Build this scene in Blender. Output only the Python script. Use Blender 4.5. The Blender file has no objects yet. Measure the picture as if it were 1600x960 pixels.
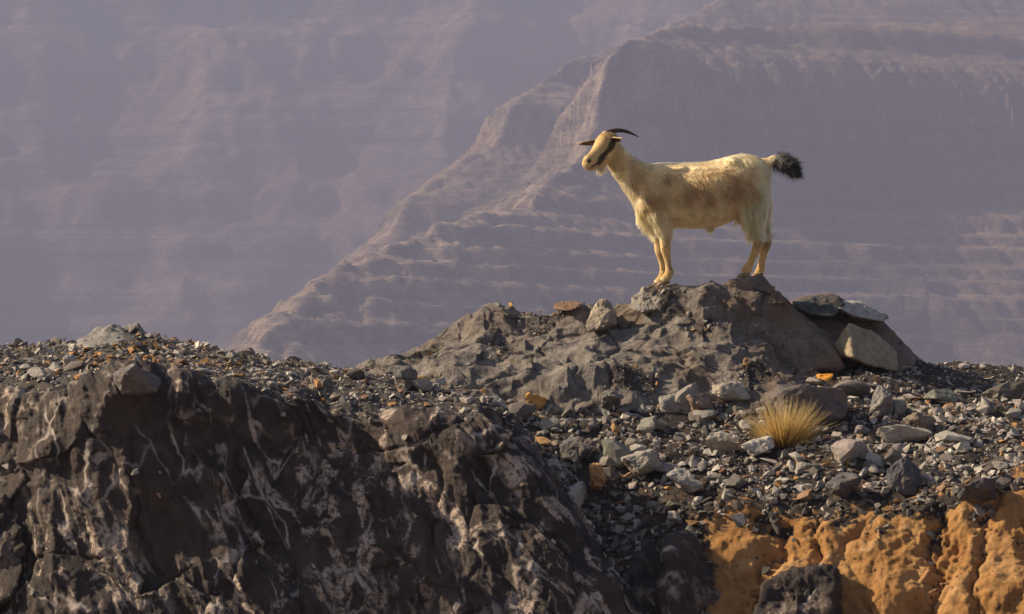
import bpy, bmesh, math, random
import numpy as np
from mathutils import Vector, Matrix

# ------------------------------------------------------------------ camera, sky, sun, exposure
SC = bpy.context.scene
COL = SC.collection
CAM_Y = -20.0
PXM = 5420.0                     # pixels (of the 1600 px wide photograph) per metre at 1 m

cam_d = bpy.data.cameras.new('camera')
cam_d.sensor_width = 36.0
cam_d.lens = 36.0 * PXM / 1600.0
cam_d.clip_start = 0.5
cam_d.clip_end = 20000.0
cam = bpy.data.objects.new('camera', cam_d)
cam.location = (0, CAM_Y, 0)
cam.rotation_euler = (math.radians(90), 0, 0)
cam_d.dof.use_dof = False
COL.objects.link(cam)
SC.camera = cam

TO_SUN = Vector((-0.82, 0.12, 0.52)).normalized()
SUN_EL = math.asin(TO_SUN.z)
world = bpy.data.worlds.new('World')
SC.world = world
world.use_nodes = True
wn = world.node_tree.nodes
wl = world.node_tree.links
bg = wn['Background']
sky = wn.new('ShaderNodeTexSky')
sky.sky_type = 'NISHITA'
sky.sun_disc = False
sky.sun_elevation = SUN_EL
sky.sun_rotation = math.atan2(TO_SUN.x, TO_SUN.y)
sky.air_density = 1.0
sky.dust_density = 2.0
sky.ozone_density = 1.0
wl.new(sky.outputs[0], bg.inputs['Color'])
bg.inputs['Strength'].default_value = 0.062

sun_d = bpy.data.lights.new('sun', 'SUN')
sun_d.energy = 5.0
sun_d.angle = math.radians(0.6)
sun_d.color = (1.0, 0.81, 0.57)
sun = bpy.data.objects.new('sun', sun_d)
sun.rotation_euler = TO_SUN.to_track_quat('Z', 'Y').to_euler()
sun.location = (-30, 5, 30)
COL.objects.link(sun)

SC.view_settings.view_transform = 'Standard'
SC.view_settings.look = 'None'
SC.view_settings.gamma = 1.0
SC.view_settings.use_curve_mapping = False
SC.view_settings.exposure = 1.08
SC.render.engine = 'CYCLES'
SC.cycles.use_denoising = True
SC.cycles.max_bounces = 6
SC.cycles.volume_bounces = 0
SC.cycles.volume_step_rate = 8.0
SC.cycles.sample_clamp_indirect = 4.0

random.seed(4)
RNG = np.random.default_rng(11)

# ------------------------------------------------------------------ numeric helpers
def W(px, py, y):
    """point of the place seen at photograph position (px,py) when it stands at depth y"""
    D = y - CAM_Y
    return np.array([(px - 800.0) * D / PXM, y, (480.0 - py) * D / PXM])

def to_px(P):
    D = P[..., 1] - CAM_Y
    return 800.0 + P[..., 0] * PXM / D, 480.0 - P[..., 2] * PXM / D

def _hash(ix, iy, iz, seed):
    h = (ix.astype(np.int64) * 374761393 + iy.astype(np.int64) * 668265263 + iz.astype(np.int64) * 2147483647 + seed * 144665) & 0xFFFFFFFF
    h = ((h ^ (h >> 13)) * 1274126177) & 0xFFFFFFFF
    h = ((h ^ (h >> 16)) * 2246822519) & 0xFFFFFFFF
    return h ^ (h >> 15)

def _r01(h, k):
    h = ((h + k * 0x9E3779B1) & 0xFFFFFFFF)
    h = ((h ^ (h >> 15)) * 2246822519) & 0xFFFFFFFF
    h = ((h ^ (h >> 13)) * 3266489917) & 0xFFFFFFFF
    return ((h ^ (h >> 16)) & 0xFFFFFF) / float(0x1000000)

def noise(P, scale=1.0, seed=0):
    p = np.asarray(P, float) * scale
    i = np.floor(p).astype(np.int64); f = p - i
    u = f * f * f * (f * (f * 6 - 15) + 10)
    out = 0.0
    for dx in (0, 1):
        for dy in (0, 1):
            for dz in (0, 1):
                h = _hash(i[..., 0] + dx, i[..., 1] + dy, i[..., 2] + dz, seed)
                gx, gy, gz = _r01(h, 1) * 2 - 1, _r01(h, 2) * 2 - 1, _r01(h, 3) * 2 - 1
                d = gx * (f[..., 0] - dx) + gy * (f[..., 1] - dy) + gz * (f[..., 2] - dz)
                w = (u[..., 0] if dx else 1 - u[..., 0]) * (u[..., 1] if dy else 1 - u[..., 1]) * (u[..., 2] if dz else 1 - u[..., 2])
                out = out + d * w
    return out

def fbm(P, scale=1.0, octv=4, seed=0, gain=0.5, ridged=False):
    s = 0.0; a = 1.0
    for k in range(octv):
        n = noise(P, scale, seed + k * 17)
        if ridged: n = 0.45 - np.abs(n) * 1.6
        s = s + a * n; a *= gain; scale *= 2.03
    return s

def facets(P, scale, seed, slope=1.0):
    """cracked-rock relief: every cell of a cell pattern is a tilted plane; returns height, distance to the crack"""
    p = np.asarray(P, float) * scale
    i = np.floor(p).astype(np.int64)
    b1 = np.full(p.shape[:-1], 9.0); b2 = b1.copy(); h1 = np.zeros(p.shape[:-1])
    for dx in (-1, 0, 1):
        for dy in (-1, 0, 1):
            for dz in (-1, 0, 1):
                cx, cy, cz = i[..., 0] + dx, i[..., 1] + dy, i[..., 2] + dz
                h = _hash(cx, cy, cz, seed)
                vx = cx + _r01(h, 1) - p[..., 0]; vy = cy + _r01(h, 2) - p[..., 1]; vz = cz + _r01(h, 3) - p[..., 2]
                d = np.sqrt(vx * vx + vy * vy + vz * vz)
                hh = -((_r01(h, 4) - .5) * vx + (_r01(h, 5) - .5) * vy + (_r01(h, 6) - .5) * vz) * 2 * slope + (_r01(h, 7) - .5) * .55
                n = d < b1
                b2 = np.where(n, b1, np.minimum(b2, d))
                h1 = np.where(n, hh, h1)
                b1 = np.where(n, d, b1)
    return h1, b2 - b1

def chips(P, scale, seed, tilt=.8, step=.25):
    """conchoidal, chipped relief: shallow cups and tilted planes that meet in crisp ridges, without gaps"""
    p = np.asarray(P, float) * scale
    i = np.floor(p).astype(np.int64)
    best = np.full(p.shape[:-1], 9.0)
    for dx in (-1, 0, 1):
        for dy in (-1, 0, 1):
            for dz in (-1, 0, 1):
                cx, cy, cz = i[..., 0] + dx, i[..., 1] + dy, i[..., 2] + dz
                h = _hash(cx, cy, cz, seed)
                vx = cx + _r01(h, 1) - p[..., 0]; vy = cy + _r01(h, 2) - p[..., 1]; vz = cz + _r01(h, 3) - p[..., 2]
                v = .5 * (vx * vx + vy * vy + vz * vz) + tilt * ((_r01(h, 4) - .5) * vx + (_r01(h, 5) - .5) * vy + (_r01(h, 6) - .5) * vz) * 2 + (_r01(h, 7) - .5) * step
                best = np.minimum(best, v)
    return best + .42

def sstep(a, b, x):
    t = np.clip((x - a) / (b - a), 0, 1)
    return t * t * (3 - 2 * t)

def grid_normals(P):
    du = np.gradient(P, axis=0); dv = np.gradient(P, axis=1)
    n = np.cross(du, dv)
    return n / (np.linalg.norm(n, axis=-1, keepdims=True) + 1e-12)

def grid_mesh(name, P, attrs=None, smooth=True):
    nu, nv = P.shape[:2]
    idx = np.arange(nu * nv).reshape(nu, nv)
    q = np.stack([idx[:-1, :-1], idx[1:, :-1], idx[1:, 1:], idx[:-1, 1:]], -1).reshape(-1, 4)
    return np_mesh(name, P.reshape(-1, 3), q, attrs, smooth)

def np_mesh(name, V, F, attrs=None, smooth=True):
    me = bpy.data.meshes.new(name)
    k = F.shape[1]
    me.vertices.add(len(V)); me.vertices.foreach_set('co', np.ascontiguousarray(V, np.float32).ravel())
    me.loops.add(F.size); me.loops.foreach_set('vertex_index', np.ascontiguousarray(F, np.int32).ravel())
    me.polygons.add(len(F)); me.polygons.foreach_set('loop_start', np.arange(0, F.size, k, dtype=np.int32))
    me.update(calc_edges=True)
    me.polygons.foreach_set('use_smooth', np.full(len(F), smooth))
    for an, av in (attrs or {}).items():
        av = np.asarray(av, np.float32)
        if av.ndim > 1 and av.shape[-1] == 3:
            a = me.attributes.new(an, 'FLOAT_VECTOR', 'POINT'); a.data.foreach_set('vector', av.reshape(-1))
        else:
            a = me.attributes.new(an, 'FLOAT', 'POINT'); a.data.foreach_set('value', av.reshape(-1))
    me.validate()
    return me

def link(name, me, mat=None, parent=None, label=None, cat=None, group=None, kind=None):
    o = bpy.data.objects.new(name, me)
    COL.objects.link(o)
    if mat is not None and me is not None and hasattr(me, 'materials') and len(me.materials) == 0: me.materials.append(mat)
    if parent: o.parent = parent
    if label: o['label'] = label
    if cat: o['category'] = cat
    if group: o['group'] = group
    if kind: o['kind'] = kind
    return o

# ------------------------------------------------------------------ material helpers
class NT:
    def __init__(s, name):
        s.m = bpy.data.materials.new(name); s.m.use_nodes = True
        s.t = s.m.node_tree; s.n = s.t.nodes; s.l = s.t.links
        s.b = s.n['Principled BSDF']; s.out = s.n['Material Output']
        s.b.inputs['Roughness'].default_value = .85
        s.b.inputs['Specular IOR Level'].default_value = .25
    def node(s, typ, **kw):
        n = s.n.new(typ)
        for k, v in kw.items():
            if k in n.inputs: s.put(n.inputs[k], v)
            else: setattr(n, k, v)
        return n
    def put(s, sock, v):
        if isinstance(v, bpy.types.NodeSocket): s.l.new(v, sock)
        elif isinstance(v, bpy.types.Node): s.l.new(v.outputs[0], sock)
        else:
            if sock.type == 'RGBA' and len(v) == 3: v = (*v, 1)
            sock.default_value = v
    def coord(s, scale=(1, 1, 1), rot=(0, 0, 0), kind='Object'):
        tc = s.node('ShaderNodeTexCoord'); mp = s.node('ShaderNodeMapping')
        s.l.new(tc.outputs[kind], mp.inputs['Vector'])
        mp.inputs['Scale'].default_value = scale; mp.inputs['Rotation'].default_value = rot
        return mp.outputs[0]
    def lean(s, angle, scale):
        """object coordinates turned about the viewing axis first, then stretched"""
        m2 = s.node('ShaderNodeMapping'); s.l.new(s.coord((1, 1, 1), (0, angle, 0)), m2.inputs['Vector']); m2.inputs['Scale'].default_value = scale
        return m2.outputs[0]
    def noise(s, vec, scale, detail=4, rough=.55, dist=0.0):
        n = s.node('ShaderNodeTexNoise', Scale=scale, Detail=detail, Roughness=rough, Distortion=dist)
        s.l.new(vec, n.inputs['Vector']); return n.outputs['Fac']
    def vor(s, vec, scale, feature='F1', out='Distance'):
        n = s.node('ShaderNodeTexVoronoi', feature=feature, Scale=scale)
        s.l.new(vec, n.inputs['Vector']); return n.outputs[out]
    def ramp(s, fac, stops, interp='LINEAR'):
        n = s.node('ShaderNodeValToRGB'); s.l.new(fac, n.inputs[0]); cr = n.color_ramp; cr.interpolation = interp
        while len(cr.elements) < len(stops): cr.elements.new(.5)
        for e, (p, c) in zip(cr.elements, stops):
            e.position = p; e.color = (*c, 1) if hasattr(c, '__len__') else (c, c, c, 1)
        return n.outputs[0]
    def mix(s, a, b, fac, mode='MIX'):
        n = s.node('ShaderNodeMix', data_type='RGBA', blend_type=mode)
        s.put(n.inputs[0], fac); s.put(n.inputs[6], a); s.put(n.inputs[7], b); return n.outputs[2]
    def math(s, op, a, b=0.0, c=None):
        n = s.node('ShaderNodeMath', operation=op); s.put(n.inputs[0], a); s.put(n.inputs[1], b)
        if c is not None: s.put(n.inputs[2], c)
        return n.outputs[0]
    def attr(s, name, out='Fac', typ='GEOMETRY'):
        return s.node('ShaderNodeAttribute', attribute_name=name, attribute_type=typ).outputs[out]
    def bump(s, h, strength=.5, dist=.02, prev=None):
        n = s.node('ShaderNodeBump', Strength=strength, Distance=dist); s.l.new(h, n.inputs['Height'])
        if prev is not None: s.l.new(prev, n.inputs['Normal'])
        return n.outputs[0]
# ------------------------------------------------------------------ materials
def mat_cliff(name='dark_veined_limestone', crusted=1.0):
    t = NT(name); v = t.coord()
    big = t.noise(v, 1.7, 5, .6); mid = t.noise(v, 9, 6, .65); fine = t.noise(v, 60, 5, .7)
    base = t.ramp(mid, [(.30, (.013, .009, .0075)), (.5, (.036, .026, .022)), (.72, (.090, .067, .058))])
    base = t.mix(base, (.085, .062, .048), t.ramp(big, [(.45, 0.0), (.7, .7)]))
    # pale mineral crust running down the face in streaks
    flow = t.lean(math.radians(20), (1.0, 1.0, .28))
    warp = t.noise(flow, 6, 5, .65, 1.4)
    patch = t.ramp(t.noise(flow, 2.1, 3, .5, .8), [(.38, 0.0), (.52, 1.0)])
    crust = t.ramp(warp, [(.525, 0.0), (.57, .6), (.65, 1.0)])
    speck = t.ramp(t.noise(v, 38, 4, .7), [(.36, 0.0), (.52, 1.0)])
    crust = t.math('MULTIPLY', t.math('MULTIPLY', crust, patch), speck)
    base = t.mix(base, (.56, .44, .35), t.math('MULTIPLY', crust, crusted))
    # thin calcite veins
    vw = t.node('ShaderNodeVectorMath', operation='ADD')
    t.l.new(flow, vw.inputs[0]); nz = t.node('ShaderNodeTexNoise', Scale=3.5, Detail=4); t.l.new(v, nz.inputs['Vector'])
    sc = t.node('ShaderNodeVectorMath', operation='SCALE'); t.l.new(nz.outputs['Color'], sc.inputs[0]); sc.inputs['Scale'].default_value = .20
    t.l.new(sc.outputs[0], vw.inputs[1])
    ed = t.vor(vw.outputs[0], 3.4, 'DISTANCE_TO_EDGE')
    vein = t.ramp(ed, [(0.0, .9), (.014, .6), (.032, 0.0)])
    vein = t.math('MULTIPLY', vein, t.ramp(t.noise(v, 4.5, 2), [(.46, 0.0), (.62, 1.0)]))
    base = t.mix(base, (.48, .41, .36), vein)
    # loose-scree tint where the rock carries debris
    base = t.mix(base, t.ramp(fine, [(.3, (.02, .018, .018)), (.7, (.10, .085, .075))]), t.attr('scree'))
    base = t.mix(base, t.ramp(fine, [(.3, (.16, .075, .03)), (.7, (.34, .19, .09))]), t.math('MULTIPLY', t.attr('earth'), .8))
    t.put(t.b.inputs['Base Color'], base)
    t.put(t.b.inputs['Roughness'], t.ramp(mid, [(.3, .50), (.7, .8)]))
    scr = t.noise(t.lean(math.radians(20), (1, 1, .35)), 46, 6, .75)
    b = t.bump(t.noise(v, 14, 8, .68), .6, .03)
    b = t.bump(scr, .9, .016, b)
    b = t.bump(fine, .5, .006, b)
    t.put(t.b.inputs['Normal'], b)
    return t.m

def mat_outcrop():
    t = NT('weathered_grey_bedrock'); v = t.coord()
    big = t.noise(v, 2.2, 5, .6); mid = t.noise(v, 10, 6, .65); fine = t.noise(v, 70, 5, .7)
    base = t.ramp(mid, [(.28, (.10, .088, .078)), (.52, (.245, .217, .19)), (.75, (.42, .375, .325))])
    base = t.mix(base, (.20, .135, .085), t.ramp(big, [(.46, 0.0), (.68, .65)]))
    base = t.mix(base, (.21, .125, .07), t.math('MULTIPLY', t.attr('brown'), t.ramp(t.noise(v, 5, 4), [(.35, .25), (.65, .85)])))
    st = t.noise(t.coord((1, 1, 3.5), (0, .45, 0)), 8, 5, .6, .6)
    base = t.mix(base, (.34, .31, .27), t.ramp(st, [(.60, 0.0), (.72, .55)]))
    base = t.mix(base, (.045, .04, .04), t.ramp(t.noise(v, 6, 6, .7, .5), [(.60, 0.0), (.72, .75)]))
    base = t.mix(base, t.ramp(fine, [(.3, (.03, .026, .025)), (.7, (.13, .105, .085))]), t.attr('scree'))
    t.put(t.b.inputs['Base Color'], base)
    b = t.bump(t.noise(v, 17, 8, .72), 1.0, .03)
    b = t.bump(t.noise(t.lean(math.radians(-28), (1, 1, 3.2)), 26, 7, .75), 1.0, .018, b)
    b = t.bump(t.ramp(t.vor(t.lean(.3, (1, 1, 1.6)), 13, 'DISTANCE_TO_EDGE'), [(0, 0.0), (.05, 1.0)]), .5, .006, b)
    t.put(t.b.inputs['Normal'], b)
    return t.m

def mat_slope():
    t = NT('scree_and_ochre_bank'); v = t.coord()
    fine = t.noise(v, 75, 5, .7); mid = t.noise(v, 8, 5, .6)
    grit = t.ramp(fine, [(.3, (.020, .017, .016)), (.55, (.06, .05, .045)), (.72, (.15, .12, .095))])
    grit = t.mix(grit, (.26, .14, .065), t.ramp(mid, [(.55, 0.0), (.72, .6)]))
    oc = t.ramp(t.noise(v, 4.2, 6, .62), [(.30, (.27, .135, .045)), (.5, (.40, .212, .078)), (.72, (.54, .33, .155))])
    oc = t.mix(oc, (.25, .11, .03), t.ramp(t.noise(v, 9, 5, .7), [(.58, 0.0), (.75, .7)]))
    oc = t.mix(oc, (.66, .48, .28), t.ramp(t.noise(t.coord((1, 1, .35)), 7, 4, .6), [(.60, 0.0), (.74, .6)]))
    oc = t.mix(oc, (.20, .095, .03), t.ramp(t.noise(t.coord((1, 1, .18)), 11, 5, .65), [(.54, 0.0), (.70, .65)]))
    dots = t.ramp(t.noise(v, 42, 3, .6), [(.60, 0.0), (.64, 1.0)])
    oc = t.mix(oc, (.03, .025, .025), t.math('MULTIPLY', dots, t.ramp(t.noise(v, 5.5, 3), [(.45, 0.0), (.6, 1.0)])))
    base = t.mix(grit, oc, t.attr('ochre'))
    t.put(t.b.inputs['Base Color'], base)
    t.b.inputs['Roughness'].default_value = .95
    t.b.inputs['Specular IOR Level'].default_value = .1
    b = t.bump(t.noise(v, 30, 8, .75), .8, .018)
    b = t.bump(t.noise(v, 120, 4, .7), .6, .005, b)
    t.put(t.b.inputs['Normal'], b)
    return t.m

def mat_stone(name, use_attr):
    """loose stones: each stone's own mineral colour comes from its object colour or from its mesh"""
    t = NT(name); v = t.coord()
    col = t.attr('tint', 'Vector') if use_attr else t.node('ShaderNodeObjectInfo').outputs['Color']
    n1 = t.noise(v, 24, 6, .7); n2 = t.noise(v, 7, 3, .5)
    g = t.ramp(n1, [(.28, .55), (.5, 1.0), (.75, 1.45)])
    base = t.mix(col, g, 1.0, 'MULTIPLY')
    base = t.mix(base, (.30, .19, .10), t.ramp(n2, [(.56, 0.0), (.75, .35)]))
    t.put(t.b.inputs['Base Color'], base)
    t.put(t.b.inputs['Roughness'], t.ramp(n1, [(.3, .6), (.7, .9)]))
    b = t.bump(t.noise(v, 40, 6, .7), .7, .010)
    t.put(t.b.inputs['Normal'], b)
    return t.m

def mat_mountain(name, lo, hi, band):
    t = NT(name)
    v = t.coord()
    w = t.noise(v, .012, 5, .6)
    st = t.coord((.0012, .0012, .16), (math.radians(2.0), math.radians(4.5), 0))
    strata = t.noise(st, 1.0, 7, .80, .0)
    base = t.ramp(strata, [(.38, tuple(a * .75 for a in lo)), (.48, tuple((a + b) / 2 for a, b in zip(lo, hi))), (.58, tuple(a * 1.2 for a in hi))])
    base = t.mix(base, band, t.ramp(w, [(.45, 0.0), (.62, .8)]))
    rub = t.noise(v, .35, 6, .75)
    base = t.mix(base, t.ramp(rub, [(.3, .35), (.5, .9), (.68, 1.5)]), .85, 'MULTIPLY')
    base = t.mix(base, (.50, .38, .28), t.math('MULTIPLY', t.attr('pale'), t.ramp(t.noise(v, .11, 5, .65), [(.42, 0.1), (.60, .9)])))  # on the spur this paints the crest's sunlight in as paler rock
    base = t.mix(base, (.045, .045, .035), t.ramp(t.noise(v, .9, 2, .5), [(.66, 0.0), (.70, .7)]))
    t.put(t.b.inputs['Base Color'], base)
    t.b.inputs['Roughness'].default_value = 1.0
    t.b.inputs['Specular IOR Level'].default_value = 0.0
    b = t.bump(rub, .7, 1.3)
    b = t.bump(strata, 1.0, 5.0, b)
    t.put(t.b.inputs['Normal'], b)
    return t.m

def mat_ground():
    t = NT('desert_gravel_plain'); v = t.coord()
    base = t.ramp(t.noise(v, .05, 6, .65), [(.3, (.15, .12, .10)), (.5, (.21, .17, .14)), (.72, (.30, .24, .19))])
    base = t.mix(base, t.ramp(t.noise(v, 9, 6, .75), [(.3, .6), (.7, 1.3)]), 1.0, 'MULTIPLY')
    t.put(t.b.inputs['Base Color'], base); t.b.inputs['Roughness'].default_value = 1.0; t.b.inputs['Specular IOR Level'].default_value = 0.0
    t.put(t.b.inputs['Normal'], t.bump(t.noise(v, 6, 6, .7), .6, .06))
    return t.m
M_GROUND = mat_ground()
M_SLAB = mat_cliff('dark_limestone', .35)
M_CLIFF, M_OUT, M_SLOPE = mat_cliff(), mat_outcrop(), mat_slope()
M_STONE = mat_stone('loose_stone', False)
M_SCREE = mat_stone('scree_stone', True)
# ------------------------------------------------------------------ far mountains, valley floor
def poly_nearest(X, Y, pts):
    """distance, signed side and height of the nearest point on a crest polyline (plan view)"""
    best = np.full(X.shape, 1e9); side = np.zeros(X.shape); hh = np.zeros(X.shape); tt = np.zeros(X.shape)
    for k in range(len(pts) - 1):
        a, b = pts[k], pts[k + 1]
        d = b[:2] - a[:2]; L2 = d @ d
        t = np.clip(((X - a[0]) * d[0] + (Y - a[1]) * d[1]) / L2, 0, 1)
        dx = X - (a[0] + t * d[0]); dy = Y - (a[1] + t * d[1])
        r = np.hypot(dx, dy); m = r < best
        best = np.where(m, r, best)
        side = np.where(m, np.sign(d[0] * dy - d[1] * dx), side)
        hh = np.where(m, a[2] + t * (b[2] - a[2]), hh)
        tt = np.where(m, k + t, tt)
    return best, side, hh, tt

def ledges(z, X, Y, dip, bands, soft=1.0):
    """steepen the strata in 'bands' (lo, hi, factor) of the dipping height coordinate"""
    q = z + dip[0] * X + dip[1] * (Y - 1200)
    out = z.copy()
    for lo, hi, k in bands:
        mid = (lo + hi) / 2
        out += k * (hi - lo) * .5 * np.tanh((q - mid) / ((hi - lo) * .22)) * np.exp(-((q - mid) / ((hi - lo) * 1.6)) ** 2)
    return out

def crest(lst):
    return [np.array([*(W(px, py, D + CAM_Y)[:2]), W(px, py, D + CAM_Y)[2]]) for px, py, D in lst]

def mountain(name, x0, x1, y0, y1, step, fn, mat):
    xs = np.arange(x0, x1, step); ys = np.arange(y0, y1, step)
    X, Y = np.meshgrid(xs, ys, indexing='ij')
    Z, pale = fn(X, Y)
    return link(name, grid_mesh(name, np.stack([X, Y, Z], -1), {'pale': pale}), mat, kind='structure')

CB = crest([(200, 800, 1000), (380, 570, 1040), (440, 505, 1065), (512, 437, 1090), (600, 387, 1120), (700, 322, 1150), (830, 278, 1190), (885, 215, 1230),
            (965, 128, 1270), (1040, 100, 1300), (1200, 104, 1325), (1400, 84, 1350), (1600, 55, 1380), (2200, 20, 1480)])
CA = crest([(420, 560, 1330), (560, 405, 1390), (640, 325, 1420), (720, 248, 1450), (800, 190, 1480), (860, 128, 1510), (960, 82, 1550), (1060, 38, 1590),
            (1130, -4, 1620), (1300, -130, 1700), (1700, -200, 1800), (2300, -260, 1900)])

def spur(X, Y):
    P = np.stack([X, Y, np.zeros_like(X)], -1)
    wx = fbm(P, .018, 4, 3) * 16; wy = fbm(P, .018, 4, 9) * 16
    out = np.full(X.shape, -75.0); pale = np.zeros(X.shape)
    for C, kf, kb, sd in ((CB, .72, .62, 5), (CA, .66, .7, 31)):
        r, s, h, t = poly_nearest(X + wx * .45, Y + wy * .45, C)
        near = s < 0
        gul = fbm(np.stack([t * 14 + wx * .02, r * .012, r * 0 + sd], -1), 1.0, 3, sd, ridged=True)
        z = h - np.where(near, kf * r, kb * r) + gul * np.minimum(r * .06, 3.5) + fbm(P, .06, 4, sd) * 1.1 * np.minimum(r / 25 + .25, 1)
        colm = noise(np.stack([t * 40, r * .02, r * 0 + sd], -1), 1.0, sd + 3) + .6 * noise(np.stack([t * 95, r * .03, r * 0 + sd], -1), 1.0, sd + 4)
        qd = z + .02 * X
        z = z + colm * 7 * np.exp(-((qd - 70) / 13) ** 2) * sstep(5, 20, r)
        if C is CB:
            z = ledges(z, X, Y, (.02, .0), [(58, 84, 1.25), (88, 96, .7), (42, 46, .8), (33, 36, .8), (25, 29, .9), (17, 20, .8), (10, 13, .9), (2, 6, .8), (-4, -1, .8), (-13, -9, .7)])
            pl = np.exp(-(r / 34) ** 2) * sstep(12.5, 7.5, t) * .9 + .15 * sstep(60, 20, r)  # rubbly crest band; its sunlit tone is put into the colour
        else:
            z = ledges(z, X, Y, (.02, .0), [(70, 84, .8), (96, 104, .7), (30, 40, .6)])
            pl = np.exp(-(r / 45) ** 2) * .75  # farther crest: sunlit tone painted in the same way
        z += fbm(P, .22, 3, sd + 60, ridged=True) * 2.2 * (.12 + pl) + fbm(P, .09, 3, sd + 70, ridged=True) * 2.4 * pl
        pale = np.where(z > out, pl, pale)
        out = np.maximum(out, z)
    return out, pale

def back_wall(X, Y):
    P = np.stack([X, Y, np.zeros_like(X)], -1)
    wx = fbm(P, .006, 4, 71) * 60
    g = np.abs(((X + wx + 40) / 150.0) % 1.0 - .5) * 2           # spurs and gullies down the wall
    z = -70 + (Y - 1880 + (g - .5) * 30 + fbm(P, .012, 4, 77) * 38) * .78
    z = ledges(z, X, Y, (-.05, 0), [(150, 172, .9), (110, 116, .6), (64, 72, .8), (38, 44, .6), (8, 14, .7), (-8, -2, .5), (190, 204, .7)])
    z += fbm(P, .1, 4, 79, ridged=True) * 3.0
    z = np.minimum(z, 222 + fbm(P, .01, 3, 81) * 14)
    z = np.maximum(z, -78)
    return z, sstep(.62, .9, g) * .35

M_SPUR = mat_mountain('spur_rock', (.095, .075, .066), (.21, .165, .135), (.30, .20, .135))
M_WALL = mat_mountain('mountain_rock', (.06, .05, .048), (.20, .155, .13), (.29, .185, .135))
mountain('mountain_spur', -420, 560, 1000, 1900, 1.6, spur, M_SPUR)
mountain('mountain', -760, 760, 1840, 2420, 2.4, back_wall, M_WALL)

def valley(X, Y):
    P = np.stack([X, Y, np.zeros_like(X)], -1)
    near = sstep(60, 600, Y)
    z = -2.75 - near * 74 + fbm(P, .02, 4, 55) * (.3 + near * 5) + fbm(P, .4, 3, 56) * .12
    return z
ax = np.concatenate([-np.geomspace(3500, 3, 60), np.linspace(-2, 2, 5), np.geomspace(3, 3500, 60)])
ay = np.concatenate([-np.geomspace(900, 6, 30), np.linspace(-5, 5, 6), np.geomspace(6, 5200, 70)])
gX, gY = np.meshgrid(ax, ay, indexing='ij')
gnd = grid_mesh('ground', np.stack([gX, gY, valley(gX, gY)], -1), {'ochre': np.zeros(gX.size)})
link('ground', gnd, M_GROUND, kind='structure')
# ------------------------------------------------------------------ near rock: sheets lofted through profiles
def loft(cols, nu, nv, dens=None):
    """cols: [(px, [(y, py), ...])] -> grid of world points; profiles run from behind the ridge over the top and down the face"""
    cols = sorted(cols, key=lambda c: c[0])
    px = np.array([c[0] for c in cols], float)
    K = len(cols[0][1])
    C = np.array([[W(c[0], py, y) for (y, py) in c[1]] for c in cols])          # columns x K x 3
    u = np.linspace(px[0], px[-1], nu)
    Ci = np.empty((nu, K, 3))
    sl = np.gradient(C, px, axis=0)
    j = np.clip(np.searchsorted(px, u, 'right') - 1, 0, len(px) - 2)
    t = ((u - px[j]) / (px[j + 1] - px[j]))[:, None, None]; dx = (px[j + 1] - px[j])[:, None, None]
    h00 = 2 * t ** 3 - 3 * t ** 2 + 1; h10 = t ** 3 - 2 * t ** 2 + t; h01 = -2 * t ** 3 + 3 * t ** 2; h11 = t ** 3 - t ** 2
    Ci = h00 * C[j] + h10 * dx * sl[j] * .6 + h01 * C[j + 1] + h11 * dx * sl[j + 1] * .6
    # along each profile: Catmull-Rom, v spread by 'dens' (relative samples per span)
    dens = np.array(dens if dens is not None else [1] * (K - 1), float)
    cum = np.concatenate([[0], np.cumsum(dens)]); cum /= cum[-1]
    v = np.linspace(0, 1, nv); k = np.clip(np.searchsorted(cum, v, 'right') - 1, 0, K - 2)
    s = ((v - cum[k]) / (cum[k + 1] - cum[k]))[None, :, None]
    p0 = Ci[:, np.maximum(k - 1, 0)]; p1 = Ci[:, k]; p2 = Ci[:, k + 1]; p3 = Ci[:, np.minimum(k + 2, K - 1)]
    m1 = (p2 - p0) * .42; m2 = (p3 - p1) * .42
    L = np.linalg.norm(p2 - p1, axis=-1, keepdims=True)
    m1 = m1 * np.minimum(1, L / (np.linalg.norm(m1, axis=-1, keepdims=True) + 1e-9)); m2 = m2 * np.minimum(1, L / (np.linalg.norm(m2, axis=-1, keepdims=True) + 1e-9))
    P = (2 * s ** 3 - 3 * s ** 2 + 1) * p1 + (s ** 3 - 2 * s ** 2 + s) * m1 + (-2 * s ** 3 + 3 * s ** 2) * p2 + (s ** 3 - s ** 2) * m2
    vk = (k + s[0, :, 0])                                                        # which span each row lies in
    return P, u, vk

def outward(P):
    n = grid_normals(P)
    flip = np.sign(-(n[..., 1].mean()) + n[..., 2].mean())
    return n * (flip if flip != 0 else 1)

SURF = []          # (points, normals, tag, extra) used to set stones down on the rock

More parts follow.
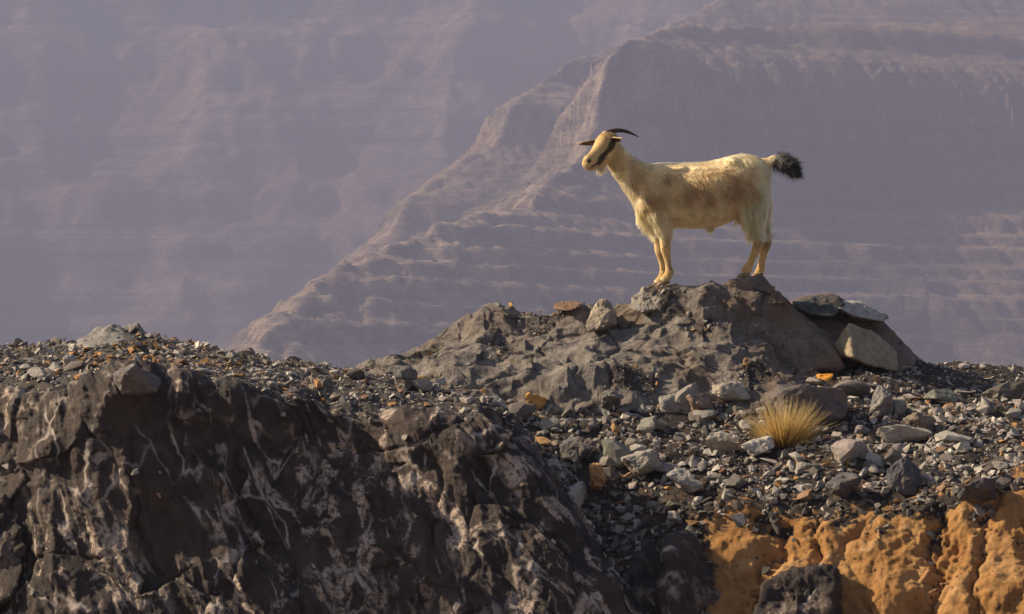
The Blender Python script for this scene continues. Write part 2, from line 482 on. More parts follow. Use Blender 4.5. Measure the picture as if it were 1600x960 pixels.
# --- the dark cliff
BOT = (-3.2, 1420)
def ccol(px, r, ry, m, e, ey, f1, f2, bot=BOT):
    return (px, [(ry + 1.5, r + 330), (ry + .35, r + 26), (ry, r), ((ry + ey) / 2 + .05, m), (ey, e), (ey - .11, f1), (ey - .27, f2), (ey - .50, 1010), bot])
cols = [ccol(-420, 560, -1.2, 590, 660, -2.1, 760, 870), ccol(-200, 552, -1.2, 585, 640, -2.15, 730, 860), ccol(0, 545, -1.2, 576, 612, -2.2, 700, 840),
        ccol(90, 538, -1.2, 572, 606, -2.35, 690, 830), ccol(150, 530, -1.2, 562, 594, -2.4, 690, 830), ccol(205, 522, -1.2, 560, 588, -2.4, 690, 830), ccol(300, 541, -1.2, 568, 598, -2.4, 690, 830),
        ccol(400, 560, -1.25, 583, 614, -2.35, 700, 840), ccol(500, 574, -1.3, 594, 634, -2.25, 715, 850), ccol(600, 588, -1.4, 606, 652, -2.25, 735, 860),
        ccol(680, 601, -1.55, 618, 655, -2.3, 745, 865), ccol(745, 612, -1.75, 626, 662, -2.4, 755, 870), ccol(800, 652, -1.95, 668, 705, -2.45, 790, 885),
        ccol(850, 716, -2.1, 730, 765, -2.5, 835, 905), ccol(900, 792, -2.2, 804, 832, -2.55, 880, 935), ccol(950, 872, -2.3, 882, 905, -2.6, 935, 975),
        ccol(1010, 966, -2.4, 975, 990, -2.65, 1010, 1030), ccol(1080, 1080, -2.5, 1090, 1100, -2.65, 1120, 1140)]
cols = [(c[0], c[1][:-2] + [(c[1][-2][0], max(c[1][-2][1], c[1][-3][1] + 40)), BOT]) for c in cols]
P, u, vk = loft(cols, 760, 470, [.5, .35, .6, .8, 1.3, 1.6, 1.8, 1.0])
N = outward(P)
U = np.broadcast_to(u[:, None], P.shape[:2]); VK = np.broadcast_to(vk[None, :], P.shape[:2])
edge_n = fbm(np.stack([U / 60, VK * 0, VK * 0], -1), 1.0, 4, 5) * .55
rockm = sstep(3.45, 4.05, VK + edge_n) * 1.0
rockm = np.maximum(rockm, sstep(690, 760, U) * sstep(2.2, 2.8, VK + edge_n))
warp = P + fbm(P, 2.2, 3, 8)[..., None] * np.array([.16, .10, .16])
Q = warp @ np.array([[.92, 0, .38], [0, 1, 0], [-.38, 0, .92]]).T * np.array([1.25, 1.0, .62])
f1 = chips(Q, 1.5, 21, .9, .3); f2 = chips(Q + 3, 4.2, 22, 1.1, .35); f3 = chips(P * np.array([1, 1, .8]) + 7, 11, 23, 1.1, .3)
_, c1 = facets(Q + 1, 1.3, 24); fl = fbm((P + fbm(P, 1.5, 3, 28)[..., None] * .12) @ np.array([[.93, 0, .36], [0, 1, 0], [-.36, 0, .93]]).T * np.array([1, .8, .22]), 4.5, 4, 26, .55, ridged=True)
big = fbm(P, 1.1, 3, 14)
d = rockm * (f1 * .17 + f2 * .05 + f3 * .018 + big * .11 + fl * .05 + fbm(P, 12, 4, 30, .6) * .010
             - .018 * np.exp(-(c1 / .02) ** 2))
d = d + (1 - rockm) * (fbm(P, 3, 4, 33) * .05 + fbm(P, 14, 3, 34) * .012)
d = d * sstep(0, 1.2, VK)
P = P + N * d[..., None]
scree = 1 - rockm
earth = (1 - rockm) * sstep(-.05, .25, fbm(P, 1.6, 3, 40)) * sstep(2.8, 1.6, VK)
link('rock_cliff', grid_mesh('rock_cliff', P, {'scree': scree, 'earth': earth}), M_CLIFF,
     label='dark streaked rock cliff with pale mineral veins, topped by loose scree', cat='cliff')
SURF.append((P, outward(P), 'cliff', rockm))

# --- the scree slope and the ochre bank below it
def scol(px, r, ry, s1, y1, s2, y2, e, ey, fstep=.16):
    k = float(np.clip((px - 1120) / 480, 0, 1.5)) * .45; ey -= k; y2 -= .5 * k
    if px > 1050: fstep = .30
    return (px, [(ry + 1.6, r + 300), (ry + .4, r + 22), (ry, r), (y1, s1), (y2, s2), (ey, e), (ey - fstep * .35, e + 45), (ey - fstep, e + 130), (ey - fstep * 2.0, e + 330), (ey - fstep * 2.6, 1440)])
cols = [scol(420, 610, .1, 640, -.5, 690, -1.0, 780, -1.4), scol(600, 598, .1, 615, -.5, 665, -1.0, 750, -1.4), scol(720, 585, .1, 605, -.55, 650, -1.05, 730, -1.5),
        scol(800, 580, .1, 602, -.6, 655, -1.15, 745, -1.65), scol(900, 575, .1, 605, -.7, 685, -1.3, 800, -1.85, .3), scol(1000, 570, .1, 612, -.8, 705, -1.5, 830, -2.0, .3),
        scol(1100, 570, .1, 615, -.8, 705, -1.5, 795, -2.1), scol(1180, 570, .15, 612, -.75, 700, -1.5, 792, -2.1), scol(1280, 560, .3, 602, -.6, 695, -1.5, 798, -2.15),
        scol(1380, 562, .4, 600, -.45, 690, -1.45, 800, -2.15), scol(1450, 571, .5, 605, -.4, 685, -1.4, 785, -2.15), scol(1510, 575, .55, 612, -.4, 680, -1.4, 762, -2.15),
        scol(1600, 584, .6, 620, -.4, 680, -1.35, 748, -2.1), scol(1760, 592, .6, 630, -.4, 690, -1.3, 755, -2.1), scol(2050, 620, .6, 660, -.4, 710, -1.3, 775, -2.05)]
P, u, vk = loft(cols, 820, 430, [.4, .3, .9, 1.5, 1.5, .6, 1.0, 1.6, .6])
N = outward(P)
U = np.broadcast_to(u[:, None], P.shape[:2]); VK = np.broadcast_to(vk[None, :], P.shape[:2])
# rain-cut lobes of the ochre bank
lob = np.array([960, 1105, 1197, 1256, 1345, 1460, 1548, 1640, 1730, 1850, 1960, 2060], float)
dep = np.array([.0, .03, .08, .07, .02, .10, .05, .08, .08, .09, .09, .09]) * .9
Uw = U + fbm(P * np.array([1, 1, 1.0]), 2.6, 5, 44, .6) * 62 + (VK - 5.5) * 6
j = np.clip(np.searchsorted(lob, Uw.ravel(), 'right') - 1, 0, len(lob) - 2).reshape(Uw.shape)
ta = (Uw - lob[j]) / (lob[j + 1] - lob[j])
wid = (lob[j + 1] - lob[j]) / 271.0
crev = dep[j] * np.exp(-(np.clip(ta, 0, 1) * wid / .07)) + dep[j + 1] * np.exp(-(np.clip(1 - ta, 0, 1) * wid / .07))
bank = sstep(4.95, 5.6, VK) * sstep(940, 1080, U)
dome = np.sqrt(np.clip(1 - (2 * np.clip(ta, 0, 1) - 1) ** 2, 0, 1)) * np.minimum(wid, .6) * .055
tongue = fbm(np.stack([Uw / 34, VK * 1.6, VK * 0], -1), 1.0, 5, 47, .6)
d = bank * (dome - crev * 1.1 + fbm(P, 1.8, 5, 46, .5) * .06 + fbm(P, 6, 5, 48, .6) * .018 + chips(P * np.array([1, 1, .6]), 7, 45, 1.0, .3) * .03 + fbm(P, 26, 3, 43) * .008 + fbm(P * np.array([1, 1, .3]), 9, 4, 49) * .02)
d += (1 - bank) * (fbm(P, 2.2, 4, 50) * .07 + fbm(P, 11, 4, 51) * .018) * sstep(0, 2, VK)
P = P + N * d[..., None]
och = sstep(5.25, 5.5, VK + tongue * 1.7 - sstep(.03, .10, crev) * .9) * sstep(1085, 1125, U + tongue * 40)
och = och * (1 - .85 * sstep(.06, .11, crev) * sstep(7.2, 6.2, VK))
link('scree_slope', grid_mesh('scree_slope', P, {'ochre': och}), M_SLOPE, kind='structure')
SURF.append((P, outward(P), 'slope', och))

# --- the outcrop the goat stands on
def mcol(px, c, f1, f2, b, cy=.06, by=-.95):
    if 990 < px < 1200: return (px, [(cy + 1.1, c + 260), (cy + .45, c + 60), (cy + .14, c + 4), (cy - .20, c), (cy - .38, f1 + 6), (cy - .64, f2), (by, b), (by - .22, b + 85)])
    return (px, [(cy + 1.1, c + 260), (cy + .45, c + 70), (cy + .14, c + 12), (cy - .04, c), (cy - .32, f1), (cy - .62, f2), (by, b), (by - .22, b + 85)])
cols = [mcol(470, 640, 650, 670, 690), mcol(540, 606, 618, 634, 648), mcol(575, 570, 584, 605, 632), mcol(620, 541, 558, 588, 615), mcol(655, 528, 550, 580, 608), mcol(720, 503, 535, 570, 600), mcol(766, 491, 530, 568, 596),
        mcol(810, 494, 528, 562, 590), mcol(870, 482, 520, 556, 586), mcol(930, 476, 515, 552, 590), mcol(985, 463, 505, 548, 600), mcol(1030, 450, 490, 545, 612),
        mcol(1065, 449, 478, 540, 618), mcol(1100, 450, 470, 535, 620), mcol(1135, 456, 485, 545, 618), mcol(1175, 468, 512, 560, 606), mcol(1215, 490, 545, 580, 606), mcol(1260, 520, 570, 596, 618), mcol(1320, 565, 600, 620, 640)]
P, u, vk = loft(cols, 560, 300, [.4, .5, .4, 1.2, 1.3, 1.2, .5])
N = outward(P)
VK = np.broadcast_to(vk[None, :], P.shape[:2]); U = np.broadcast_to(u[:, None], P.shape[:2])
Q = (P + fbm(P, 3, 3, 61)[..., None] * .10) @ np.array([[.85, 0, -.5], [0, 1, 0], [.5, 0, .85]]).T * np.array([.75, 1.0, 1.5])
f1 = chips(Q, 1.9, 62, .9, .3); f2 = chips(Q + 5, 5.2, 63, 1.1, .35); f3 = chips(P + 9, 13, 64, 1.1, .3); _, c1 = facets(Q + 2, 1.7, 67)
rock = 1.0
feet = sstep(.10, .30, np.hypot(P[..., 0] - W(1042, 447, 0)[0], P[..., 1] + .03))
d = (f1 * .13 + f2 * .062 + f3 * .036 + fbm(P, 10, 5, 65, .6) * .014 - .018 * np.exp(-(c1 / .02) ** 2))
d = d * sstep(0, 2, VK) * (.12 + .88 * feet)
P = P + N * d[..., None]
gr = fbm(P, 2.6, 4, 66) + .35 * sstep(3.6, 2.9, VK) * sstep(760, 900, U) * sstep(1090, 1030, U) - .12
scr = sstep(.10, .22, gr)
OUT_P = P
link('rock_outcrop', grid_mesh('rock_outcrop', P, {'scree': scr, 'brown': sstep(1120, 1220, U) * .6}), M_OUT,
     label='rugged grey bedrock outcrop under the goat, rising from the scree', cat='rock')
SURF.append((P, outward(P), 'outcrop', 1 - scr))
# ------------------------------------------------------------------ boulders and loose stones
def hull_planes(pts):
    bm = bmesh.new()
    for p in pts: bm.verts.new(p)
    r = bmesh.ops.convex_hull(bm, input=bm.verts)
    bm.normal_update()
    bmesh.ops.recalc_face_normals(bm, faces=bm.faces)
    pl = [(np.array(f.normal), float(f.normal.dot(f.verts[0].co))) for f in bm.faces if f.calc_area() > 1e-9]
    bm.free()
    return np.array([p[0] for p in pl]), np.array([p[1] for p in pl])

_ICO = {}
def ico(n):
    if n not in _ICO:
        bm = bmesh.new(); bmesh.ops.create_icosphere(bm, subdivisions=n, radius=1.0)
        bm.verts.ensure_lookup_table()
        _ICO[n] = (np.array([v.co[:] for v in bm.verts]), np.array([[v.index for v in f.verts] for f in bm.faces])); bm.free()
    return _ICO[n]

def boulder_mesh(name, pts, sub=5, amp=.02, seed=0, rnd=200.0, flat=.0, attrs=None, rel=3.0):
    pts = np.asarray(pts, float); c = pts.mean(0)
    Nn, d = hull_planes(pts - c)
    D, F = ico(sub)
    D = D / np.linalg.norm(D, axis=1, keepdims=True)
    size = np.ptp(pts, axis=0); sc = size / size.max()
    D = D * sc; D /= np.linalg.norm(D, axis=1, keepdims=True)
    den = D @ Nn.T
    r = np.where(den > 1e-4, d[None, :] / np.maximum(den, 1e-4), 1e6)
    r0 = r.min(1, keepdims=True)
    rnd = rnd * 3.5
    r = r0[:, 0] - np.log(np.exp(-(np.minimum(r / r0, 3) - 1) * rnd).sum(1)) / rnd * r0[:, 0]
    V = D * r[:, None]
    L = size.max()
    f1 = chips((V + seed * 3.7) * rel / L, 1.0, 90 + seed, .9); f2 = chips((V + seed) * rel * 2.6 / L, 1.0, 190 + seed, 1.0)
    dd = amp * (f1 * 1.4 + f2 * .8 + fbm(V / L + seed, 9, 4, seed) * .8)
    nrm = V / np.linalg.norm(V, axis=1, keepdims=True)
    V = V + nrm * dd[:, None]
    return np_mesh(name, V, F, attrs(V + c) if attrs else None, sub > 4), c

BOULD = []
def boulder(name, pts, label, cat='rock', mat=None, color=(.2, .18, .16), **kw):
    me, c = boulder_mesh(name, [W(*p) for p in pts], **kw)
    o = link(name, me, mat or M_STONE, label=label, cat=cat)
    o.location = c; o.color = (*color, 1)
    BOULD.append(o)
    return o

# brown slab under the hind feet
boulder('rock_hump', [(1098, 456, .02), (1130, 442, .10), (1145, 440, -.15), (1172, 434, .12), (1168, 435, -.17), (1192, 436, .12), (1193, 437, -.15), (1216, 456, .05), (1262, 500, .05), (1312, 540, .0), (1318, 570, -.3), (1205, 590, -.42), (1150, 500, -.27), (1120, 470, -.2),
                      (1100, 600, .1), (1120, 470, .45), (1190, 460, .45), (1300, 560, .5), (1200, 640, .2), (1320, 620, .2)],
        'brown-stained bedrock hump under the hind hooves of the goat', mat=M_OUT, sub=6, amp=.040, seed=3, rnd=40, rel=4.0,
        attrs=lambda V: {'scree': np.zeros(len(V)), 'brown': sstep(.42, .75, V[:, 0]) * .8})
# dark layered rock with a pale plate, then the wedge block leaning on it
boulder('layered_boulder', [(1238, 474, .25), (1262, 462, .30), (1305, 461, .30), (1385, 500, .30), (1402, 522, .30), (1452, 574, .35), (1440, 600, .0), (1300, 590, -.1), (1250, 520, .0),
                            (1240, 500, .7), (1300, 475, .75), (1400, 540, .8), (1450, 610, .7), (1280, 640, .3)],
        'dark layered boulder behind the pale wedge-shaped block', color=(.135, .095, .075), sub=6, amp=.03, seed=5, rnd=34, rel=3.4)
boulder('rock_slab', [(1304, 471, .10), (1345, 473, .12), (1386, 492, .15), (1380, 503, .10), (1335, 495, .02), (1310, 482, .02), (1304, 478, .45), (1345, 470, .5), (1388, 497, .45), (1330, 500, .3)],
        'pale flat slab lying on the dark layered boulder', color=(.34, .32, .29), sub=5, amp=.012, seed=6, rnd=50, rel=5)
boulder('dark_slab', [(1238, 472, .10), (1270, 463, .10), (1310, 463, .10), (1318, 478, .05), (1300, 496, -.02), (1262, 492, -.02), (1240, 480, .0), (1245, 478, .4), (1310, 470, .45), (1290, 498, .35)],
        'blackish slab with a splintered edge, lying beside the pale flat slab', color=(.06, .065, .06), sub=5, amp=.018, seed=16, rnd=50, rel=5)
boulder('wedge_block', [(1327, 504, -.20), (1303, 538, -.14), (1308, 556, -.16), (1331, 558, -.40), (1362, 572, -.34), (1402, 582, -.22), (1402, 550, -.12), (1372, 522, -.10), (1320, 556, .15), (1390, 570, .18), (1375, 535, .12), (1330, 520, .05)],
        'pale wedge-shaped stone block with a sunlit pointed end', color=(.27, .215, .14), sub=5, amp=.014, seed=7, rnd=120, rel=4)
# crest rocks on the dark cliff
boulder('crest_rock', [(126, 530, -1.25), (150, 516, -1.2), (172, 506, -1.2), (186, 508, -1.2), (205, 524, -1.25), (198, 540, -1.45), (140, 545, -1.45), (120, 540, -1.3), (130, 545, -.85), (175, 515, -.85), (200, 535, -.85), (160, 570, -1.2)],
        'grey jagged rock on the crest of the dark cliff, the broader of two', color=(.19, .18, .165), sub=5, amp=.022, seed=8, rnd=50)
boulder('crest_rock', [(188, 512, -1.18), (200, 505, -1.15), (215, 505, -1.15), (230, 525, -1.18), (222, 536, -1.3), (196, 532, -1.3), (190, 520, -.85), (215, 510, -.85), (230, 535, -.85), (208, 560, -1.1)],
        'grey rounded rock on the crest of the dark cliff, the narrower of two', color=(.17, .165, .155), sub=5, amp=.015, seed=9, rnd=50)
# stones and blocks on the outcrop
boulder('perched_block', [(934, 471, -.22), (945, 470, -.22), (960, 487, -.24), (963, 505, -.26), (945, 512, -.36), (918, 517, -.36), (915, 505, -.32), (922, 490, -.26), (935, 480, .0), (958, 495, .0), (925, 515, -.05), (950, 522, -.1)],
        'angular pointed block perched on the outcrop in front of the goat', color=(.27, .225, .17), sub=4, amp=.022, seed=10, rnd=120)
boulder('perched_rock', [(990, 458, -.10), (1008, 452, -.08), (1022, 456, -.08), (1036, 472, -.12), (1030, 484, -.26), (1000, 488, -.28), (986, 478, -.2), (995, 462, .12), (1030, 470, .12), (1010, 490, -.05)],
        'rounded grey rock just below the front hooves of the goat', color=(.24, .215, .18), sub=4, amp=.03, seed=11, rnd=50)
boulder('flat_stone', [(864, 474, -.02), (878, 471, 0), (905, 470, 0), (908, 479, -.08), (890, 486, -.12), (866, 484, -.08), (868, 476, .2), (904, 474, .2), (885, 488, .1)],
        'reddish flat stone on the crest line of the outcrop', color=(.20, .12, .075), sub=4, amp=.008, seed=12, rnd=60)
# the larger single blocks lying in the scree
KEEP = []
def block(px, py, w, h, y, label, color, seed, tall=1.0, name='stone_block'):
    KEEP.append((px, py, w, h)); w *= 1.15; h *= 1.15
    rs = np.random.default_rng(seed); D = y - CAM_Y; c = W(px, py, y); a, b = w * D / PXM / 2, h * D / PXM / 2
    pts = []
    for k in range(13):
        v = rs.normal(size=3); v /= np.abs(v).max() ** .6 * np.linalg.norm(v) ** .4
        pts.append(c + v * np.array([a, min(a, b * 1.6) * .9, b]))
    me, cc = boulder_mesh(name, pts, sub=4, amp=.16 * min(a, b), seed=seed, rnd=90)
    o = link(name, me, M_STONE, label=label, cat='stone'); o.location = cc; o.color = (*color, 1)
    BOULD.append(o); return o
# ------------------------------------------------------------------ setting stones down on the rock
S_P = np.concatenate([s[0].reshape(-1, 3) for s in SURF]); S_N = np.concatenate([s[1].reshape(-1, 3) for s in SURF])
S_T = np.concatenate([np.full(s[0].shape[0] * s[0].shape[1], k) for k, s in enumerate(SURF)])
S_PX, S_PY = to_px(S_P)
_front = S_N[:, 1] * (S_P[:, 1] - CAM_Y) + S_N[:, 0] * S_P[:, 0] + S_N[:, 2] * S_P[:, 2] < 0
# coarse visibility map: nearest depth per 6 px cell
_cx = np.clip((S_PX / 6).astype(int) + 100, 0, 499); _cy = np.clip((S_PY / 6).astype(int) + 100, 0, 399)
_dm = np.full((500, 400), 1e9); np.minimum.at(_dm, (_cx, _cy), S_P[:, 1])
_vis = _front & (S_P[:, 1] < _dm[_cx, _cy] + .22)
def at(px, py):
    d = np.hypot(S_PX - px, S_PY - py) + np.where(_vis, 0, 1e5)
    k = int(d.argmin()); return S_P[k], S_N[k]

GREY, DARK, PALE, OCH, BRN = (.195, .172, .15), (.075, .068, .066), (.36, .33, .285), (.46, .25, .085), (.26, .155, .09)
def set_block(px, py, w, h, label, color, seed, sink=.12, name='stone_block'):
    p, n = at(px, py + h * .32)
    return block(px, py, w, h, float(p[1]) - .05, label, color, seed, name=name)
for args in [
    (1291, 594, 38, 19, 'bright orange stone lying in the grey scree', (.62, .27, .035), 31),
    (836, 626, 31, 25, 'ochre yellow stone at the foot of the outcrop', (.50, .28, .085), 32),
    (922, 746, 46, 40, 'ochre brown block beside the flank of the dark cliff', (.40, .22, .085), 33),
    (903, 703, 48, 38, 'squarish dark grey block above the ochre brown block', (.11, .10, .10), 34),
    (1262, 634, 112, 62, 'big dark rock sheltering the dry grass tuft', (.105, .085, .08), 35),
    (1412, 676, 80, 30, 'long pale stone on the slope beyond the grass tuft', (.34, .30, .245), 36),
    (1130, 690, 52, 28, 'pale flat-faced stone below the brown-faced stone', (.35, .31, .25), 37),
    (1183, 699, 48, 32, 'pale stone at the foot of the dry grass tuft', (.38, .35, .31), 38),
    (1093, 631, 44, 32, 'brown-faced squarish stone near the outcrop', (.20, .14, .11), 39),
    (1145, 612, 62, 28, 'rounded pale stone against the base of the outcrop', (.30, .26, .21), 47),
    (1412, 745, 50, 58, 'dark bluish block on the brim of the ochre bank', (.075, .072, .078), 40),
    (633, 590, 32, 38, 'upright grey block on the brow of the dark cliff', (.125, .118, .112), 41),
    (657, 594, 19, 14, 'yellow stone beside the upright grey block', (.50, .33, .15), 42),
    (214, 592, 66, 44, 'grey flat-topped boulder embedded in the brow of the cliff', (.12, .105, .10), 43),
    (958, 627, 32, 32, 'small grey upright block below the outcrop', (.14, .13, .12), 44),
    (1050, 632, 38, 36, 'pale grey rounded block near the brown-faced stone', (.24, .22, .19), 45),
    (1438, 660, 40, 34, 'brownish pyramid-shaped stone behind the long pale stone', (.17, .135, .11), 46),
    (1375, 628, 34, 46, 'grey knobbly stone standing upright in the scree', (.20, .19, .175), 48),
    (1470, 622, 48, 26, 'dull green-grey slanting slab on the open slope', (.15, .15, .125), 49),
    (1003, 722, 60, 40, 'broad pale block beside the squarish dark grey block', (.27, .25, .215), 50),
    (1072, 748, 56, 40, 'pale block with a pointed top near the bank', (.28, .26, .23), 51),
    (1320, 760, 54, 40, 'dark wedge stone on the brim of the bank', (.09, .085, .085), 52),
    (1530, 765, 60, 34, 'flat black slab overhanging the ochre bank', (.06, .055, .057), 53)]:
    set_block(*args)
# dark slabs below the slope, beside the ochre bank
boulder('slab_rock', [(1042, 850, -2.28), (1068, 836, -2.25), (1098, 850, -2.25), (1150, 920, -2.35), (1196, 990, -2.45), (1200, 1080, -2.5), (1040, 1080, -2.6), (1030, 940, -2.5), (1060, 870, -2.42), (1080, 850, -1.9), (1180, 1000, -2.0), (1040, 900, -1.9), (1120, 1100, -2.1)],
        'tall dark faceted slab between the cliff and the ochre bank', mat=M_SLAB, sub=6, amp=.05, seed=21, rnd=150, rel=2.6)
boulder('slab_rock', [(1190, 915, -2.70), (1230, 900, -2.68), (1276, 882, -2.66), (1302, 880, -2.66), (1312, 905, -2.70), (1300, 950, -2.83), (1280, 1060, -2.90), (1180, 1080, -2.90), (1176, 960, -2.78), (1210, 900, -2.38), (1300, 895, -2.38), (1310, 1000, -2.48), (1190, 1060, -2.48)],
        'dark angular slab jutting in front of the ochre bank', mat=M_SLAB, sub=6, amp=.05, seed=22, rnd=150, rel=2.6)
boulder('slab_rock', [(990, 868, -2.2), (1015, 850, -2.2), (1045, 868, -2.2), (1060, 950, -2.35), (1050, 1060, -2.5), (980, 1060, -2.5), (985, 930, -2.35), (1000, 880, -1.8), (1050, 960, -1.8), (1000, 1060, -1.9)],
        'narrow black slab wedged against the flank of the cliff', mat=M_SLAB, sub=6, amp=.05, seed=23, rnd=150, rel=2.6)
for pts, lab, sd in [
    ([(-40, 690, -2.25), (-10, 668, -2.25), (18, 676, -2.3), (40, 716, -2.4), (34, 760, -2.5), (0, 790, -2.52), (-50, 770, -2.4), (-30, 690, -1.9), (30, 720, -1.95), (0, 800, -2.0)], 'dark broken block set in the end of the cliff, uppermost of two', 24),
    ([(-60, 800, -2.5), (-10, 786, -2.5), (30, 802, -2.52), (44, 860, -2.66), (30, 930, -2.8), (-20, 960, -2.8), (-80, 900, -2.7), (-20, 800, -2.1), (40, 860, -2.2), (0, 960, -2.3)], 'big dark smooth block set in the end of the cliff, lowest of two', 25)]:
    boulder('cliff_block', pts, lab, mat=M_SLAB, sub=6, amp=.055, seed=sd, rnd=50, rel=3)

# templates of angular stones
def stone_hull(rs, flat, n=11):
    v = rs.normal(size=(n, 3)); v /= np.linalg.norm(v, axis=1, keepdims=True)
    v *= rs.uniform(.75, 1.0, (n, 1)); v[:, 2] = np.clip(v[:, 2], -.72, .72)
    v *= np.array([1.0, rs.uniform(.55, .9), flat])
    bm = bmesh.new()
    for p in v: bm.verts.new(p)
    bmesh.ops.convex_hull(bm, input=bm.verts)
    bmesh.ops.delete(bm, geom=[x for x in bm.verts if not x.link_faces], context='VERTS')
    bmesh.ops.triangulate(bm, faces=bm.faces)
    bmesh.ops.recalc_face_normals(bm, faces=bm.faces)
    bm.verts.ensure_lookup_table(); bm.verts.index_update()
    r = np.array([x.co[:] for x in bm.verts]), np.array([[x.index for x in f.verts] for f in bm.faces]); bm.free()
    return r

def frames(nrm, rs, tilt):
    m = len(nrm)
    n = nrm + rs.normal(size=(m, 3)) * tilt; n[:, 2] += .35; n /= np.linalg.norm(n, axis=1, keepdims=True)
    a = rs.normal(size=(m, 3)); a -= (a * n).sum(1, keepdims=True) * n; a /= np.linalg.norm(a, axis=1, keepdims=True)
    b = np.cross(n, a)
    return np.stack([a, b, n], -1)              # columns = local axes

_rs = np.random.default_rng(5)
HUL = [stone_hull(_rs, _rs.choice([.30, .38, .5, .62, .75]), int(_rs.integers(9, 14))) for _ in range(26)]

def tints(m, rs, och=.12, pal=.18):
    base = np.array(GREY)[None] * rs.lognormal(0, .42, (m, 1)) * (1 + rs.normal(0, .025, (m, 3)))
    k = rs.random(m)
    base = np.where((k < och)[:, None], np.array(OCH)[None] * rs.uniform(.5, 1.15, (m, 1)), base)
    base = np.where(((k >= och) & (k < och * 1.8))[:, None], np.array(BRN)[None] * rs.uniform(.6, 1.3, (m, 1)), base)
    base = np.where((k > 1 - pal)[:, None], np.array(PALE)[None] * rs.uniform(.7, 1.25, (m, 1)), base)
    return np.clip(base, .015, .75)

def scree(name, pos, nrm, size, tint, label, rs, tilt=.45, sink=.12):
    Vs, Fs, Ts = [], [], []; off = 0
    pick = rs.integers(0, len(HUL), len(pos))
    Fr = frames(nrm, rs, tilt)
    for h in range(len(HUL)):
        k = np.where(pick == h)[0]
        if not len(k): continue
        v, f = HUL[h]
        V = np.einsum('kij,vj->kvi', Fr[k], v) * size[k][:, None, None] + (pos[k] + nrm[k] * (size[k] * sink)[:, None])[:, None, :]
        Fk = f[None] + (np.arange(len(k)) * len(v))[:, None, None] + off
        Vs.append(V.reshape(-1, 3)); Fs.append(Fk.reshape(-1, 3)); Ts.append(np.repeat(tint[k], len(v), 0)); off += len(k) * len(v)
    me = np_mesh(name, np.concatenate(Vs), np.concatenate(Fs), {'tint': np.concatenate(Ts)}, smooth=False)
    return link(name, me, M_SCREE, label=label, cat='scree', kind='stuff')

def sample(tag, m, wfun, rs):
    """m surface points of one sheet, picked by a weight over the visible and nearly visible ground"""
    k = [s[2] for s in SURF].index(tag)
    P, N, _, ex = SURF[k]
    du = np.linalg.norm(np.gradient(P, axis=0), axis=-1) * np.linalg.norm(np.gradient(P, axis=1), axis=-1)
    px, py = to_px(P)
    w = (du * wfun(px, py, P, N, ex)).ravel(); w = np.clip(w, 0, None); w /= w.sum()
    i = rs.choice(len(w), m, p=w)
    j = rs.normal(size=(m, 3)) * .006
    return P.reshape(-1, 3)[i] + j, N.reshape(-1, 3)[i], px.ravel()[i], py.ravel()[i]

def inview(px, py): return ((px > -120) & (px < 1720) & (py < 1000) & (py > 400)).astype(float)

rs = np.random.default_rng(77)
def size_px(m, lo, hi, a, rs):                  # power-law sizes, metres
    x = rs.random(m); lo, hi = lo ** -a, hi ** -a
    return (lo + x * (hi - lo)) ** (-1 / a)

def clear(px, py):                              # keep gravel off the larger blocks' own spots
    k = np.ones(px.shape)
    for bx, by, w, h in KEEP: k = k * (1 - .93 * ((np.abs(px - bx) < w * .5) & (py > by - h * .25) & (py < by + h * .62)))
    return k
# weights per sheet
def w_cliff(px, py, P, N, ex): return clear(px, py) * inview(px, py) * (np.clip(1 - ex, 0, 1) + .012) * sstep(-.2, .35, N[..., 2])
def w_slope(px, py, P, N, ex): return clear(px, py) * inview(px, py) * (np.clip(1 - ex * 1.05, 0, 1) + .006) * sstep(-.45, .1, N[..., 2] + .25 * sstep(1150, 1050, px))
def w_out(px, py, P, N, ex): return inview(px, py) * (np.clip(1 - ex, 0, 1) * 1.0 + .02) * sstep(.25, .6, N[..., 2])

p, n, qx, qy = sample('cliff', 13000, w_cliff, rs)
t = tints(len(p), rs, .05, .16)
rust = fbm(p, 1.3, 3, 40)                       # patches of rusty gravel along the crest
t = np.where(((rust > .06) & (qy < 575) & (rs.random(len(p)) < .55))[:, None], np.array(OCH)[None] * rs.uniform(.45, 1.0, (len(p), 1)), t)
scree('cliff_scree', p, n, size_px(len(p), .011, .05, 1.9, rs), t, 'loose grey and rusty gravel strewn along the top of the dark cliff', rs)
p, n, qx, qy = sample('slope', 26000, w_slope, rs)
sz = size_px(len(p), .012, .055, 1.8, rs) * np.where(qy < 600, .7, 1.0) * np.where((qx > 1440) & (qy < 620), .6, 1.0)
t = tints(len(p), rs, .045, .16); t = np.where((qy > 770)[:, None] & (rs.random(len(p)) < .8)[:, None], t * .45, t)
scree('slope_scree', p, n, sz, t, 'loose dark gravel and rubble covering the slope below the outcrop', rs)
p, n, qx, qy = sample('slope', 1500, lambda *a: w_slope(*a) * (.25 + sstep(590, 650, a[1])), rs)
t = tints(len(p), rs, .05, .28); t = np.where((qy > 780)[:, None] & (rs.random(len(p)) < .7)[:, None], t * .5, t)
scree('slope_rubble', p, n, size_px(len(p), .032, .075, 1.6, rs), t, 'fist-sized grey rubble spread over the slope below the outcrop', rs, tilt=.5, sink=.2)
p, n, qx, qy = sample('cliff', 420, w_cliff, rs)
scree('cliff_rubble', p, n, size_px(len(p), .028, .06, 1.7, rs), tints(len(p), rs, .05, .25), 'fist-sized grey rubble on top of the dark cliff', rs, tilt=.5, sink=.2)
p, n, qx, qy = sample('outcrop', 3200, w_out, rs)
scree('outcrop_gravel', p, n, size_px(len(p), .009, .035, 1.9, rs), tints(len(p), rs, .10, .12) * .8, 'dark gravel lodged on the ledges of the outcrop', rs)

